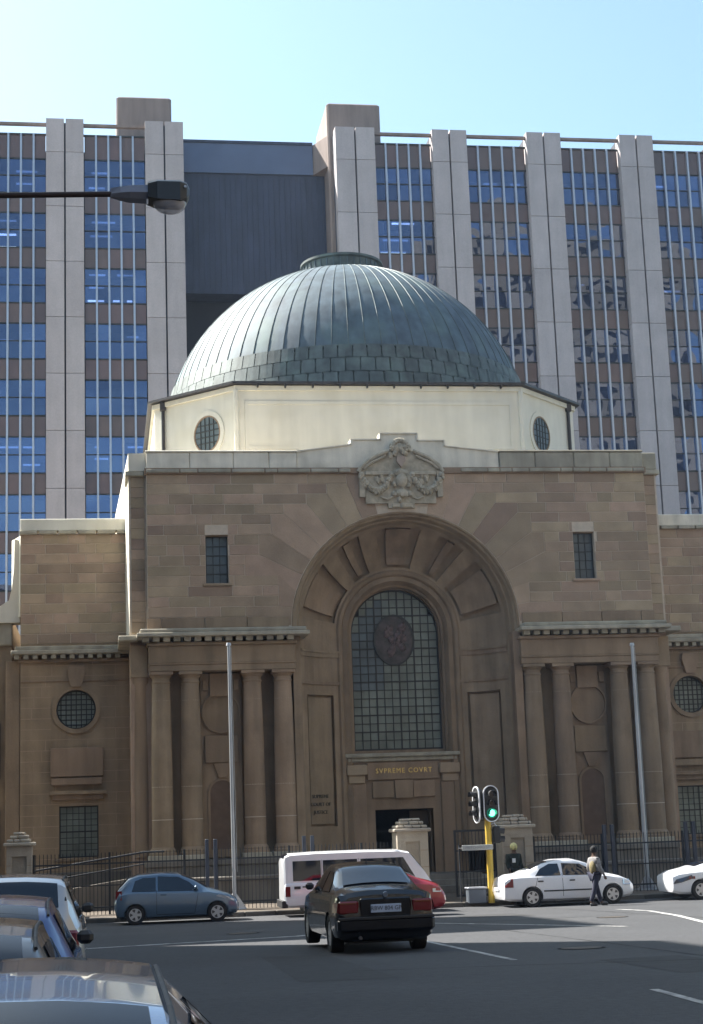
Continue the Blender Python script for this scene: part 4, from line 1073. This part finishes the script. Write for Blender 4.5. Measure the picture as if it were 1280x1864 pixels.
# ------------------------------------------------------------------ vehicles
def lerp(a, b, t): return a+(b-a)*t
class Car:
    """x forward. stations: (x, z_bottom, z_shoulder, z_top, half_width, half_width_top)"""
    def __init__(s, st): s.st = st
    def at(s, x):
        st = s.st
        if x <= st[0][0]: return st[0]
        for a, b in zip(st, st[1:]):
            if x <= b[0]:
                t = (x-a[0])/(b[0]-a[0]); return tuple(lerp(p, q, t) for p, q in zip(a, b))
        return st[-1]
    def ring(s, x):
        _, zb, zs, zt, w_, wt = s.at(x)
        zm = lerp(zb, zs, .55)
        return [(0,zb),(w_*.8,zb),(w_*.95,zb+.07),(w_*.995,lerp(zb,zs,.3)),(w_,zm),(w_*.985,lerp(zb,zs,.8)),(w_*.955,zs),(w_*.93,zs+.02),
                (lerp(w_*.93,wt,.5),lerp(zs+.02,zt-.05,.5)+.004),(wt,zt-.05),(wt*.93,zt-.018),(wt*.7,zt),(wt*.35,zt+.018),(0,zt+.022)]
    def side(s, x, z):                       # y of the upper side surface
        r = s.ring(x)
        for (y0, z0), (y1, z1) in zip(r[2:], r[3:11]):
            if z0 <= z <= z1 and z1 > z0: return lerp(y0, y1, (z-z0)/(z1-z0))
        return r[7][0] if z < r[9][1] else r[9][0]
    def top(s, x, t):                        # t -1..1 across the top
        r = s.ring(x)[9:]; y = abs(t)*r[0][0]
        for (y0, z0), (y1, z1) in zip(r, r[1:]):
            if y1 <= y <= y0: return (math.copysign(y, t), lerp(z0, z1, (y0-y)/max(1e-6, y0-y1)))
        return (0, r[-1][1])
def build_car(root, st, body_m, wheels, wr=.3, ww=.19, rim=rimm, spokes=5, wins=(), wind=None, rear=None, trims=(), extra=None, arch=1.14, glass=carglass):
    c = Car(st); xs = []
    for a, b in zip(st, st[1:]):
        k = max(1, int((b[0]-a[0])/.12)); xs += [a[0]+(b[0]-a[0])*i/k for i in range(k)]
    xs.append(st[-1][0])
    vs = []; rings = [c.ring(x) for x in xs]; full = []
    for x, r in zip(xs, rings):
        loop = [(x, y, z) for y, z in r]+[(x, -y, z) for y, z in r[-2:0:-1]]
        full.append(loop); vs += loop
    n = len(full[0]); fs = [(i*n+j, i*n+(j+1)%n, (i+1)*n+(j+1)%n, (i+1)*n+j) for i in range(len(xs)-1) for j in range(n)]
    fs += [tuple(range(n-1,-1,-1)), tuple(range((len(xs)-1)*n, len(xs)*n))]
    mb = MB().add(vs, fs)
    tmp = bpy.data.objects.new('tmp', mesh('tmp', mb, body_m)); link(tmp)
    cut = MB()
    for wx in wheels:
        for sg in (-1, 1): cut.cyl((wx, sg*(st[len(st)//2][4]-.26), wr), (wx, sg*1.3, wr), wr*arch, n=28)
    cu = bpy.data.objects.new('tmpc', mesh('tmpc', cut, black)); link(cu)
    md_ = tmp.modifiers.new('b', 'BOOLEAN'); md_.operation = 'DIFFERENCE'; md_.object = cu; md_.solver = 'EXACT'
    me = evaluated(tmp, 'body', None, True, 28)
    bpy.data.objects.remove(tmp); bpy.data.objects.remove(cu)
    if len(me.materials) == 0: me.materials.append(body_m)
    body = bpy.data.objects.new('body', me); link(body); body.parent = root; ORG[body.name] = Vector((0,0,0))
    hw = st[len(st)//2][4]
    part('underbody', MB().box(wheels[0]-wr*1.2, wheels[1]+wr*1.2, -hw+.27, hw-.27, .16, wr*2.2), black, root)
    for wx in wheels:
        for sg in (-1, 1):
            y0 = sg*(hw-.02); y1 = sg*(hw-.02-ww)
            w_ = part('wheel', MB().lathe([(0,0)], (0,0,0), 3) if False else MB().cyl((wx,y1,wr),(wx,y0-sg*.03,wr),wr*.66,n=24), rimd, root)
            tm_ = MB(); m = 28; vs = []; prf_ = [(wr*.64,y1),(wr*.97,y1),(wr,lerp(y1,y0,.15)),(wr,lerp(y1,y0,.85)),(wr*.96,y0),(wr*.68,y0),(wr*.64,y0-sg*.015)]
            for i in range(m):
                a = 2*pi*i/m
                for r, yy in prf_: vs.append((wx+r*cos(a), yy, wr+r*sin(a)))
            p_ = len(prf_); tm_.add(vs, [(i*p_+j, ((i+1)%m)*p_+j, ((i+1)%m)*p_+j+1, i*p_+j+1) for i in range(m) for j in range(p_-1)])
            part('tyre', tm_, tyre, w_, smooth=True)
            rm_ = MB(); rr = wr*.64
            yf = y0-sg*.012
            outer = [(rr*cos(2*pi*i/30), rr*sin(2*pi*i/30)) for i in range(30)]
            holes = []
            for k in range(spokes):
                a = 2*pi*(k+.5)/spokes; hwid = pi/spokes*.55
                holes.append([(.86*rr*cos(a-hwid), .86*rr*sin(a-hwid)), (.9*rr*cos(a), .9*rr*sin(a)), (.86*rr*cos(a+hwid), .86*rr*sin(a+hwid)), (.42*rr*cos(a+hwid*.45), .42*rr*sin(a+hwid*.45)), (.42*rr*cos(a-hwid*.45), .42*rr*sin(a-hwid*.45))])
            rm_.prism([(wx+a, wr+b_) for a, b_ in outer], yf, yf-sg*.04, holes=[[(wx+a, wr+b_) for a, b_ in h_] for h_ in holes])
            part('rim', rm_, rim, w_)
    for sg in (-1, 1):
        for poly in wins:
            # subdivide the outline and lay it on the body side
            pts = []
            for (xa, za), (xb, zb_) in zip(poly, poly[1:]+poly[:1]):
                for k in range(4): pts.append((lerp(xa, xb, k/4), lerp(za, zb_, k/4)))
            cx_ = sum(p[0] for p in pts)/len(pts); cz_ = sum(p[1] for p in pts)/len(pts)
            P3 = []; 
            for sc in (1., .5):
                for x, z in pts:
                    xx, zz = cx_+(x-cx_)*sc, cz_+(z-cz_)*sc; P3.append((xx, sg*(c.side(xx, zz)+.012), zz))
            P3.append((cx_, sg*(c.side(cx_, cz_)+.012), cz_)); m = len(pts)
            part('side_window', MB().add(P3, [(i, (i+1)%m, m+(i+1)%m, m+i) for i in range(m)]+[(m+i, m+(i+1)%m, 2*m) for i in range(m)]), glass, root, smooth=True)
    for nm_, wv in (('windscreen', wind), ('rear_window', rear)):
        if not wv: continue
        xa, xb, ta, tb = wv; g = MB(); vs = []; kx, ky = 6, 10
        for i in range(kx+1):
            x = lerp(xa, xb, i/kx); tt = lerp(ta, tb, i/kx)
            for j in range(ky+1):
                y, z = c.top(x, tt*(-1+2*j/ky)); 
                dxn = -.012 if nm_ == 'rear_window' else .012
                vs.append((x+dxn, y, z+.01))
        g.add(vs, [(i*(ky+1)+j, i*(ky+1)+j+1, (i+1)*(ky+1)+j+1, (i+1)*(ky+1)+j) for i in range(kx) for j in range(ky)])
        part(nm_, g, glass, root, smooth=True)
    seam = MB()
    for (x0, z0, x1, z1) in trims:
        for sg in (-1, 1):
            k = 8; vs = []; 
            dx_, dz_ = x1-x0, z1-z0; l = sqrt(dx_*dx_+dz_*dz_); nx_, nz_ = -dz_/l*.006, dx_/l*.006
            for i in range(k+1):
                x, z = lerp(x0,x1,i/k), lerp(z0,z1,i/k)
                for q in (-1, 1): vs.append((x+nx_*q, sg*(c.side(x+nx_*q, z+nz_*q)+.004), z+nz_*q))
            seam.add(vs, [(2*i,2*i+1,2*i+3,2*i+2) for i in range(k)])
    if trims: part('door_seams', seam, black, root)
    return c
def mirror(root, c, x, z, m=black, w_=.15):
    for sg in (-1, 1):
        y = c.side(x, z)
        part('wing_mirror', MB().bbox(x-.05, x+.06, sg*(y+.09)-w_/2, sg*(y+.09)+w_/2, z-.01, z+.11, .035), m, root)
def handles(root, c, xs_, z, m=black):
    for x in xs_:
        for sg in (-1, 1):
            y = c.side(x, z); part('door_handle', MB().bbox(x-.09, x+.09, min(sg*y,sg*(y+.025)), max(sg*y,sg*(y+.025)), z-.02, z+.02, .008), m, root)
def sidelamp(root, c, name, m, x0, x1, z0, z1, poly=None, wrap=True):
    poly = poly or [(x0,z0),(x1,z0),(x1,z1),(x0,z1)]
    for sg in (-1, 1):
        P = []
        for x, z in poly: P.append((x, sg*(c.side(x, z)+.028), z))
        P2 = [(x, y*.9, z) for x, y, z in P]; n = len(P)
        part(name, MB().add(P+P2, [tuple(range(n)), tuple(range(2*n-1, n-1, -1))]+[(i, (i+1)%n, n+(i+1)%n, n+i) for i in range(n)]), m, root)
def endbox(root, name, m, x, y0, y1, z0, z1, d=.03, bv=.01): 
    return part(name, MB().bbox(min(x, x+d), max(x, x+d), y0, y1, z0, z1, bv), m, root)

# blue grey hatchback (faces right)
def at(name, label, cat, x, y, rz, dz=0., group=None): return thing(name, label, cat, (x, y, gz(y)+dz), rz, group, local=True)
blue = paint('blue grey metallic paint', (.10,.16,.235), .3, .3)
h1 = at('hatchback', 'small blue grey hatchback parked at the kerb below the left columns', 'car', -10.74,-10.45,radians(-1))
st = [(-.62,.42,.66,.72,.70,.60),(-.56,.24,.74,.95,.80,.66),(-.46,.19,.86,1.1,.83,.66),(-.2,.17,.92,1.36,.845,.60),(.1,.16,.93,1.46,.85,.6),(.8,.16,.92,1.5,.85,.6),(1.3,.16,.91,1.45,.85,.6),(1.75,.16,.90,1.26,.85,.63),
      (2.2,.16,.89,1.0,.845,.7),(2.5,.17,.83,.9,.83,.7),(2.85,.2,.72,.78,.79,.62),(3.05,.24,.6,.66,.68,.5),(3.13,.34,.5,.52,.5,.35)]
c = build_car(h1, st, blue, (0, 2.46), .295, spokes=5, wins=[[(-.1,.98),(.62,.97),(.62,1.37),(.25,1.37),(.0,1.28)],[(.68,.97),(1.9,.95),(1.62,1.2),(1.3,1.36),(.68,1.4)]], wind=(2.15,1.38,.9,.88), rear=(-.5,-.2,.85,.85),
    trims=[(.64,.3,.64,1.0),(1.78,.3,1.9,.92),(.64,.28,1.78,.28)])
mirror(h1, c, 1.82, .98, blue); handles(h1, c, [.85], .86, blue)
sidelamp(h1, c, 'tail_lamp', redlamp, -.58,-.4,.74,1.0); sidelamp(h1, c, 'headlamp', headl, 2.5,2.95,.64,.8,[(2.42,.76),(2.95,.6),(2.99,.64),(2.7,.76),(2.5,.8)])
part('lower_sill', MB().bbox(-.45,2.95,-.78,.78,.15,.2,.02), black, h1)
# white van
white = paint('white vehicle paint', (.84,.85,.88), 0., .35)
v1 = at('van', 'white minibus van parked behind the black sedan', 'van', -5.2,-10.05,0)
st = [(-1.0,.42,.9,1.7,.78,.68),(-.95,.3,.98,1.84,.83,.72),(-.8,.28,1.0,1.9,.845,.73),(0,.28,1.0,1.93,.845,.73),(1.5,.28,1.0,1.93,.845,.73),(2.6,.28,1.0,1.91,.845,.73),(2.95,.28,.99,1.84,.845,.72),(3.42,.3,.96,1.26,.84,.74),(3.56,.32,.9,1.05,.82,.72),(3.7,.36,.75,.86,.78,.66),(3.76,.45,.6,.64,.7,.55)]
c = build_car(v1, st, white, (0, 2.5), .32, rim=whiteg, spokes=6, wins=[[(-.72,1.08),(.15,1.08),(.15,1.68),(-.72,1.68)],[(.22,1.08),(1.3,1.08),(1.3,1.68),(.22,1.68)],[(1.4,1.08),(3.1,1.08),(2.75,1.68),(1.4,1.68)]], wind=(3.4,2.94,.9,.86), rear=(-.98,-.84,.8,.8), trims=[(.18,.4,.18,1.7),(1.35,.4,1.35,1.7),(2.35,.4,2.35,1.66)])
mirror(v1, c, 2.85, 1.1); sidelamp(v1, c, 'tail_lamp', redlamp, -.97,-.82,.62,.92); handles(v1, c, [-.35, 1.55], .9)
endbox(v1, 'rear_bumper', black, -1.08, -.8, .8, .28, .5, .18)
part('side_number', MB().bbox(-.7,-.5,-.86,-.84,.84,.92,.004), black, v1)
# red hatchback in the road
red = paint('dark red paint', (.33,.02,.03), .1, .3)
r1 = at('hatchback', 'red hatchback half hidden behind the black sedan', 'car', -5.1,-14.2,radians(-1), group=None)
st = [(-.6,.4,.62,.7,.7,.6),(-.52,.24,.74,.92,.8,.66),(-.2,.18,.88,1.3,.82,.62),(.15,.17,.92,1.46,.825,.6),(1.0,.17,.92,1.5,.825,.6),(1.6,.17,.91,1.42,.825,.6),(2.35,.17,.92,1.08,.82,.7),(2.7,.18,.88,.98,.81,.68),(2.95,.22,.78,.88,.78,.62),(3.08,.28,.64,.74,.70,.52),(3.14,.36,.5,.56,.58,.4)]
c = build_car(r1, st, red, (0, 2.42), .29, spokes=5, wins=[[(-.1,.97),(.6,.97),(.6,1.36),(.1,1.34)],[(.66,.97),(2.05,.95),(1.6,1.33),(.66,1.4)]], wind=(2.25,1.62,.9,.88), rear=(-.48,-.2,.85,.85), trims=[(.63,.3,.63,1.0),(1.85,.3,1.95,.9)])
mirror(r1, c, 1.98, .98); sidelamp(r1, c, 'headlamp', headl, 2.72,2.98,.68,.78); sidelamp(r1, c, 'tail_lamp', redlamp, -.55,-.4,.7,.86)
# white sedan
w1 = at('sedan', 'white four door sedan parked at the kerb beside the yellow signal pole', 'car', 1.55,-10.3,0)
st = [(-.92,.4,.62,.7,.66,.55),(-.86,.24,.78,.9,.76,.64),(-.7,.2,.88,.98,.81,.68),(-.35,.18,.9,1.02,.84,.7),(.0,.17,.9,1.14,.85,.66),(.4,.17,.9,1.32,.85,.60),(.85,.16,.9,1.41,.85,.58),(1.4,.16,.9,1.42,.85,.58),(1.8,.16,.89,1.32,.85,.6),(2.15,.16,.88,1.14,.85,.64),(2.45,.17,.86,.96,.845,.7),(2.9,.18,.78,.86,.82,.68),(3.2,.22,.68,.74,.76,.6),(3.32,.28,.56,.6,.66,.5),(3.36,.36,.48,.5,.5,.4)]
c = build_car(w1, st, white, (0, 2.6), .30, spokes=5, wins=[[(.12,.94),(.95,.94),(.9,1.3),(.62,1.3),(.3,1.15)],[(1.02,.94),(2.2,.92),(1.95,1.1),(1.6,1.27),(1.02,1.31)]], wind=(2.42,1.72,.9,.86), rear=(.02,.6,.84,.84), trims=[(.99,.3,.99,1.0),(2.05,.3,2.15,.9),(.05,.45,.2,.9)])
mirror(w1, c, 2.08, .95, white); handles(w1, c, [.28, 1.3], .78)
part('side_moulding', MB().add([(x, -(c.side(x, z)+.014), z) for x in [.36+.19*i for i in range(10)] for z in (.46,.50)], [(2*i,2*i+1,2*i+3,2*i+2) for i in range(9)]), black, w1)
sidelamp(w1, c, 'tail_lamp', redlamp, -.86,-.6,.62,.88); sidelamp(w1, c, 'headlamp', headl, 2.95,3.2,.58,.74)
endbox(w1, 'number_plate', whiteg, -.955, -.26, .26, .5, .62, .02)
# white fastback at the right edge
w2 = at('coupe', 'white fastback car cut off by the right edge of the photo', 'car', 6.95,-10.3,radians(1))
st = [(-.85,.4,.55,.6,.62,.5),(-.8,.26,.72,.8,.74,.62),(-.6,.2,.8,.9,.8,.66),(-.2,.18,.84,.98,.84,.68),(.4,.17,.86,1.14,.86,.64),(1.0,.17,.87,1.28,.86,.6),(1.6,.16,.87,1.32,.86,.58),(2.1,.16,.86,1.2,.86,.6),(2.8,.17,.82,.9,.85,.68),(3.4,.2,.7,.76,.8,.62),(3.7,.28,.55,.58,.64,.5)]
c = build_car(w2, st, white, (.1, 2.75), .31, spokes=5, wins=[[(.5,.92),(1.4,.91),(1.4,1.18),(.9,1.15)],[(1.46,.91),(2.5,.9),(2.1,1.1),(1.46,1.2)]], wind=(2.75,2.1,.9,.86), rear=(.0,.95,.82,.82), trims=[(1.43,.3,1.43,.95),(2.4,.3,2.45,.88)])
sidelamp(w2, c, 'tail_lamp', M('smoked tail lamp', (.02,.02,.04), .1, coat=.8), -.8,-.2,.5,.72,[(-.8,.52),(-.55,.56),(-.15,.68),(-.2,.78),(-.7,.66)]); sidelamp(w2, c, 'fog_lamp', redlamp, -.3,-.1,.66,.74)
# black sedan driving away
blk = paint('black vehicle paint', (.004,.004,.007), .0, .2); blk.node_tree.nodes['Principled BSDF'].inputs['Coat Weight'].default_value = .8; blk.node_tree.nodes['Principled BSDF'].inputs['Specular IOR Level'].default_value = .3
b1 = thing('sedan', 'black sedan driving away in the middle of the road', 'car', (-6.9,-32.75,gz(-32.75)-.01), radians(91.5), local=True); b1.scale = (1, 1.02, 1.055)
st = [(-.92,.42,.62,.70,.66,.5),(-.88,.26,.84,.93,.80,.66),(-.8,.22,.93,1.0,.835,.68),(-.45,.2,.95,1.04,.845,.70),(-.2,.19,.95,1.07,.85,.70),(.1,.18,.95,1.2,.85,.65),(.45,.18,.95,1.36,.85,.60),(.85,.18,.94,1.41,.85,.58),(1.4,.18,.93,1.42,.85,.58),(1.75,.18,.92,1.34,.85,.6),(2.4,.18,.9,1.0,.85,.7),(3.0,.2,.82,.9,.83,.7),(3.4,.26,.72,.78,.78,.62),(3.5,.34,.58,.6,.7,.5)]
c = build_car(b1, st, blk, (0, 2.7), .315, ww=.22, spokes=7, rim=rimm, wins=[[(.15,.99),(.95,.98),(.92,1.3),(.62,1.3),(.35,1.18)],[(1.02,.98),(2.2,.96),(1.6,1.28),(1.02,1.32)]], wind=(2.38,1.72,.9,.86), rear=(-.14,.62,.86,.84), trims=[(.99,.3,.99,1.0),(2.0,.3,2.1,.92)])
mirror(b1, c, 2.05, .98)
for sg in (-1, 1):
    y0, y1 = sorted((sg*.46, sg*.80)); t_ = endbox(b1, 'tail_lamp', redlamp, -.925, y0, y1, .66, .86, .08, .02)
    endbox(b1, 'tail_lamp_clear', M('dark amber lens', (.20,.05,.02), .2), -.932, min(sg*.5,sg*.78), max(sg*.5,sg*.78), .81, .84, .02, .006)
sidelamp(b1, c, 'side_lamp', redlamp, -.86,-.6,.68,.84)
endbox(b1, 'boot_panel', blk, -.93, -.44, .44, .56, .9, .06, .02)
pl = endbox(b1, 'number_plate', M('pale blue number plate', (.42,.50,.66), .4), -.965, -.26, .26, .67, .80, .02, .006)
text('plate_number', 'RBW 804 GP', .095, black, pl, (-.968,0,.735), .002, rot=(pi/2,0,-pi/2))
endbox(b1, 'rear_bumper', blk, -1.0, -.83, .83, .36, .6, .2, .05)
endbox(b1, 'bumper_strip', black, -1.01, -.82, .82, .56, .61, .04, .01)
part('badge', MB().cyl((-.93,0,.955),(-.945,0,.95),.042,n=20), M('badge blue and silver', (.35,.4,.5), .3, metal=.6), b1)
part('roof_aerial', MB().cyl((.8,0,1.43),(.72,0,1.5),.012,.006,n=6), black, b1)
part('exhaust_pipe', MB().cyl((-.98,.45,.28),(-.7,.45,.28),.03,n=10), rimd, b1)
seats = M('seat fabric', (.05,.05,.055), .9)
# parked line on the left, seen from behind
def leftcar(name, label, y, xr, w_, hgt, m, kind='hatch', dz=0., rf=1.):
    """rear bumper at world y; xr = world x of its right flank"""
    t = thing(name, label, 'car', (xr-w_/2, y, gz(y+2)+dz), radians(90), group='cars parked nose to tail on the left', local=True)
    hw = w_/2; k = hgt/1.42
    if kind == 'hatch':
        st = [(.0,.4,.6*k,.7*k,hw*.8,hw*.7),(.06,.25,.82*k,.95*k,hw*.95,hw*.78),(.2,.2,.92*k,1.05*k,hw*.98,hw*.76),(.42,.18,.94*k,1.28*k,hw,hw*.72),(.6,.17,.94*k,1.37*k,hw,hw*.70),(1.1,.16,.93*k,1.42*k,hw,hw*.68),(1.8,.16,.92*k,1.42*k,hw,hw*.68),(2.2,.16,.91*k,1.33*k,hw,hw*.69),(2.85,.16,.89*k,1.0*k,hw,hw*.82),(3.4,.18,.8*k,.88*k,hw*.96,hw*.8),(3.75,.25,.66*k,.7*k,hw*.85,hw*.65),(3.85,.35,.5*k,.52*k,hw*.7,hw*.5)]
        wins = [[(.72,.99*k),(1.5,.98*k),(1.5,1.3*k),(.85,1.3*k)],[(1.57,.98*k),(2.55,.96*k),(2.15,1.25*k),(1.57,1.31*k)]]; rear = (.2,.62,.84,.84); wind = (2.8,2.2,.9,.86); wh = (.65,3.05)
    elif kind == 'van':
        st = [(.0,.4,.7*k,.9*k,hw*.8,hw*.7),(.06,.28,.88*k,1.1*k,hw*.95,hw*.8),(.2,.25,.93*k,1.36*k,hw,hw*.76),(.32,.24,.94*k,1.42*k,hw,hw*.74),(1.1,.24,.93*k,1.44*k,hw,hw*.74),(2.2,.24,.92*k,1.42*k,hw,hw*.74),(2.6,.24,.91*k,1.3*k,hw,hw*.72),(3.1,.24,.89*k,1.0*k,hw,hw*.82),(3.8,.26,.8*k,.88*k,hw*.96,hw*.8),(4.2,.3,.66*k,.7*k,hw*.85,hw*.65),(4.3,.35,.5*k,.52*k,hw*.7,hw*.5)]
        wins = [[(.45,.99*k),(1.4,.98*k),(1.4,1.33*k),(.5,1.33*k)],[(1.47,.98*k),(2.9,.96*k),(2.5,1.25*k),(1.47,1.33*k)]]; rear = (.07,.22,.84,.86); wind = (3.05,2.6,.9,.86); wh = (.75,3.4)
    else:
        st = [(.0,.4,.62*k,.7*k,hw*.8,hw*.6),(.05,.25,.84*k,.93*k,hw*.94,hw*.78),(.2,.2,.92*k,1.0*k,hw*.98,hw*.8),(.7,.18,.94*k,1.04*k,hw,hw*.82),(1.0,.17,.94*k,1.2*k,hw,hw*.76),(1.35,.17,.94*k,1.36*k,hw,hw*.70),(1.8,.16,.93*k,1.42*k,hw,hw*.68),(2.4,.16,.92*k,1.42*k,hw,hw*.68),(2.8,.16,.91*k,1.32*k,hw,hw*.7),(3.4,.17,.89*k,1.0*k,hw,hw*.82),(4.0,.2,.8*k,.88*k,hw*.95,hw*.8),(4.35,.28,.62*k,.66*k,hw*.8,hw*.6)]
        wins = [[(1.05,.98*k),(1.9,.98*k),(1.85,1.3*k),(1.5,1.3*k)],[(1.97,.98*k),(3.1,.96*k),(2.6,1.28*k),(1.97,1.32*k)]]; rear = (.78,1.5,.84,.84); wind = (3.35,2.75,.9,.86); wh = (.85,3.4)
    st = [(a, b_, c_, d_, e_, f_*rf) for a, b_, c_, d_, e_, f_ in st]
    c = build_car(t, st, m, wh, .3, spokes=6, wins=wins, wind=wind, rear=rear, trims=[(wins[0][1][0]+.03,.35,wins[0][1][0]+.03,1.3*k),(wins[1][1][0]-.1,.35,wins[1][1][0],.95*k)])
    for sg in (-1, 1):
        a, b_ = sorted((sg*hw*.66, sg*hw*.93)); endbox(t, 'tail_lamp', redlamp, -.01, a, b_, .62*k, .88*k, .12, .03)
    endbox(t, 'rear_bumper', m, -.08, -hw*.93, hw*.93, .3, .55, .2, .05)
    endbox(t, 'number_plate', whiteg, -.03, -.25, .25, .68, .79, .03, .005)
    # roof ditch mouldings
    for sg in (-1, 1):
        xs2 = [lerp(rear[1]-.1, wind[1], i/10) for i in range(11)]
        pts = []
        for x in xs2:
            y_, z_ = c.top(x, sg*.97); pts.append((x, y_, z_+.012))
        part('roof_moulding', MB().tube(pts, .012, 6), black, t)
    return t, c
silver = paint('silver grey paint', (.36,.43,.54), .6, .25)
bronzep = paint('grey bronze paint', (.09,.09,.09), .2, .35)
t, c = leftcar('parked_hatchback', 'nearest silver grey car, only its glossy roof and rear glass in view at bottom left', -57.6, -10.93, 1.96, 1.44, silver, rf=.745)
mirror(t, c, 2.45, .98, silver)
t, c = leftcar('parked_hatchback', 'grey bronze car second in the row, blue reflection in its rear window', -52.8, -11.74, 1.66, 1.40, bronzep); mirror(t, c, 2.5, .96)
t, c = leftcar('parked_sedan', 'bright blue car third in the row on the left', -48.9, -11.8, 1.68, 1.42, paint('bright blue paint', (.008,.04,.20), .0, .35), 'hatch'); mirror(t, c, 2.5, .96)
t, c = leftcar('parked_wagon', 'silver white wagon farthest in the row on the left', -42.9, -11.85, 1.74, 1.50, paint('pale silver paint', (.50,.51,.52), .4, .3), 'van'); mirror(t, c, 2.9, 1.0)

# ------------------------------------------------------------------ people
def skinned(name, J, E_, mat, parent, sub=2, root=0):
    me = bpy.data.meshes.new('tmp'); me.from_pydata([p[:3] for p in J], E_, []); o = bpy.data.objects.new('tmp', me); link(o)
    o.modifiers.new('s', 'SKIN'); 
    for i, v in enumerate(me.skin_vertices[0].data): v.radius = (J[i][3], J[i][4] if len(J[i]) > 4 else J[i][3]); v.use_root = (i == root)
    o.modifiers[0].use_smooth_shade = True
    s_ = o.modifiers.new('u', 'SUBSURF'); s_.levels = sub; s_.render_levels = sub
    m2 = evaluated(o, name, mat, True, 180); bpy.data.objects.remove(o)
    q = bpy.data.objects.new(name, m2); link(q); q.parent = parent; ORG[q.name] = Vector((0,0,0)); return q
def person(label, loc, rz, top_m, leg_m, hat_m, stride=.25, bag=None, hatr=.11, held=None):
    p = thing('person', label, 'person', loc, rz, local=True)      # faces +x locally
    s = stride
    J = [(0,0,.95,.13,.15),(0,0,1.15,.12,.15),(0,0,1.36,.12,.18),(0.01,0,1.49,.055),(0.03,0,1.6,.085),(0.03,0,1.7,.08),
         (0,.1,.9,.09),(s*.45,.1,.5,.062),(s*.9,.1,.09,.045),(s*.9+.15,.1,.04,.04),
         (0,-.1,.9,.09),(-s*.35,-.1,.5,.062),(-s,-.1,.12,.045),(-s+.13,-.1,.04,.04),
         (0,.2,1.38,.055),(-.06,.25,1.12,.045),(.1,.25,.92,.035),(.15,.25,.85,.03),
         (0,-.2,1.38,.055),(.02,-.26,1.12,.045),(.16,-.25,.95,.035),(.2,-.25,.88,.03)]
    E_ = [(0,1),(1,2),(2,3),(3,4),(4,5),(0,6),(6,7),(7,8),(8,9),(0,10),(10,11),(11,12),(12,13),(2,14),(14,15),(15,16),(16,17),(2,18),(18,19),(19,20),(20,21)]
    body = skinned('body', J, E_, skin, p)
    g = .022
    T_ = [(0,0,.9,.16,.19),(0,0,1.15,.15,.18),(0,0,1.37,.14,.2),(0.0,0,1.46,.08)]+[(a,b,c_,r+g+.012) for a,b,c_,r in (J[14],J[15],J[16])]+[(a,b,c_,r+g+.012) for a,b,c_,r in (J[18],J[19],J[20])]
    skinned('jacket', T_, [(0,1),(1,2),(2,3),(2,4),(4,5),(5,6),(2,7),(7,8),(8,9)], top_m, p)
    L_ = [(0,0,.97,.15,.17)]+[(a,b,c_,r+g) for a,b,c_,r in (J[6],J[7],J[8])]+[(a,b,c_,r+g) for a,b,c_,r in (J[10],J[11],J[12])]
    skinned('trousers', L_, [(0,1),(1,2),(2,3),(0,4),(4,5),(5,6)], leg_m, p)
    for (x, y, z) in ((J[9][0]-.06, .1, 0), (J[13][0]-.06, -.1, 0)): part('shoe', MB().bbox(x-.1, x+.16, y-.05, y+.05, 0, .1, .03), black, p)
    hm = MB(); blob(hm, .02, 1.68, hatr, hatr*1.05, hatr, 0, 14, 8); part('hat', hm, hat_m, p, smooth=True)
    fm = MB(); blob(fm, .125, 1.61, .02, .03, .015, 0); part('nose', fm, skin, p, smooth=True)
    hd = MB()
    for sg, (x, y, z) in ((1, J[17][:3]), (-1, J[21][:3])):
        for k in range(5): hd.tube([(x-.03+.018*k, y, z), (x-.025+.02*k, y+sg*.005, z-.07), (x+.0+.018*k, y-sg*.015, z-.1+.008*abs(k-2))], .01, 5)
    part('fingers', hd, skin, p, smooth=True)
    if bag:
        b2 = MB(); blob(b2, -.1, 1.14, .08, .2, .15, -.06, 12, 8); part('shoulder_bag', b2, bag, p, smooth=True)
        part('bag_strap', MB().tube([(-.08,-.12,1.3),(.05,-.16,1.44),(.13,-.05,1.25),(.1,.1,1.0)], .018, 6), bag, p)
    if held: part('paper', MB().bbox(.2,.22,-.16,-.04,1.16,1.3,.003), held, p)
    return p
person('pedestrian in black cap, pale top and dark trousers walking past the white sedan', (3.15,-12.6,gz(-12.6)), radians(15), M('pale grey knit', (.22,.21,.21), .9, var=.3, scale=14), M('navy trousers', (.02,.022,.045), .9), M('black cap', (.012,.012,.014), .9), bag=M('mustard bag', (.17,.135,.06), .8, var=.3, scale=10), hatr=.115)
person('guard in dark green coat and pale yellow cap standing by the right gate post', (1.95,-7.35,.13), radians(-80), M('dark green coat', (.012,.02,.018), .9), M('dark green trousers', (.012,.018,.018), .9), M('pale yellow cap', (.62,.56,.25), .7, var=.3, scale=15), stride=.05, held=whiteg, hatr=.13)

# ------------------------------------------------------------------ thin city haze
hz = bpy.data.materials.new('city haze'); hz.use_nodes = True; N = hz.node_tree
N.nodes.remove(N.nodes['Principled BSDF']); pvn = N.nodes.new('ShaderNodeVolumePrincipled'); pvn.inputs['Color'].default_value = (.62,.76,1,1); pvn.inputs['Density'].default_value = .00028
N.links.new(pvn.outputs[0], N.nodes['Material Output'].inputs['Volume'])
tag(part('haze', MB().box(-75,75,-95,66,-1.4,57), hz), kind='stuff')
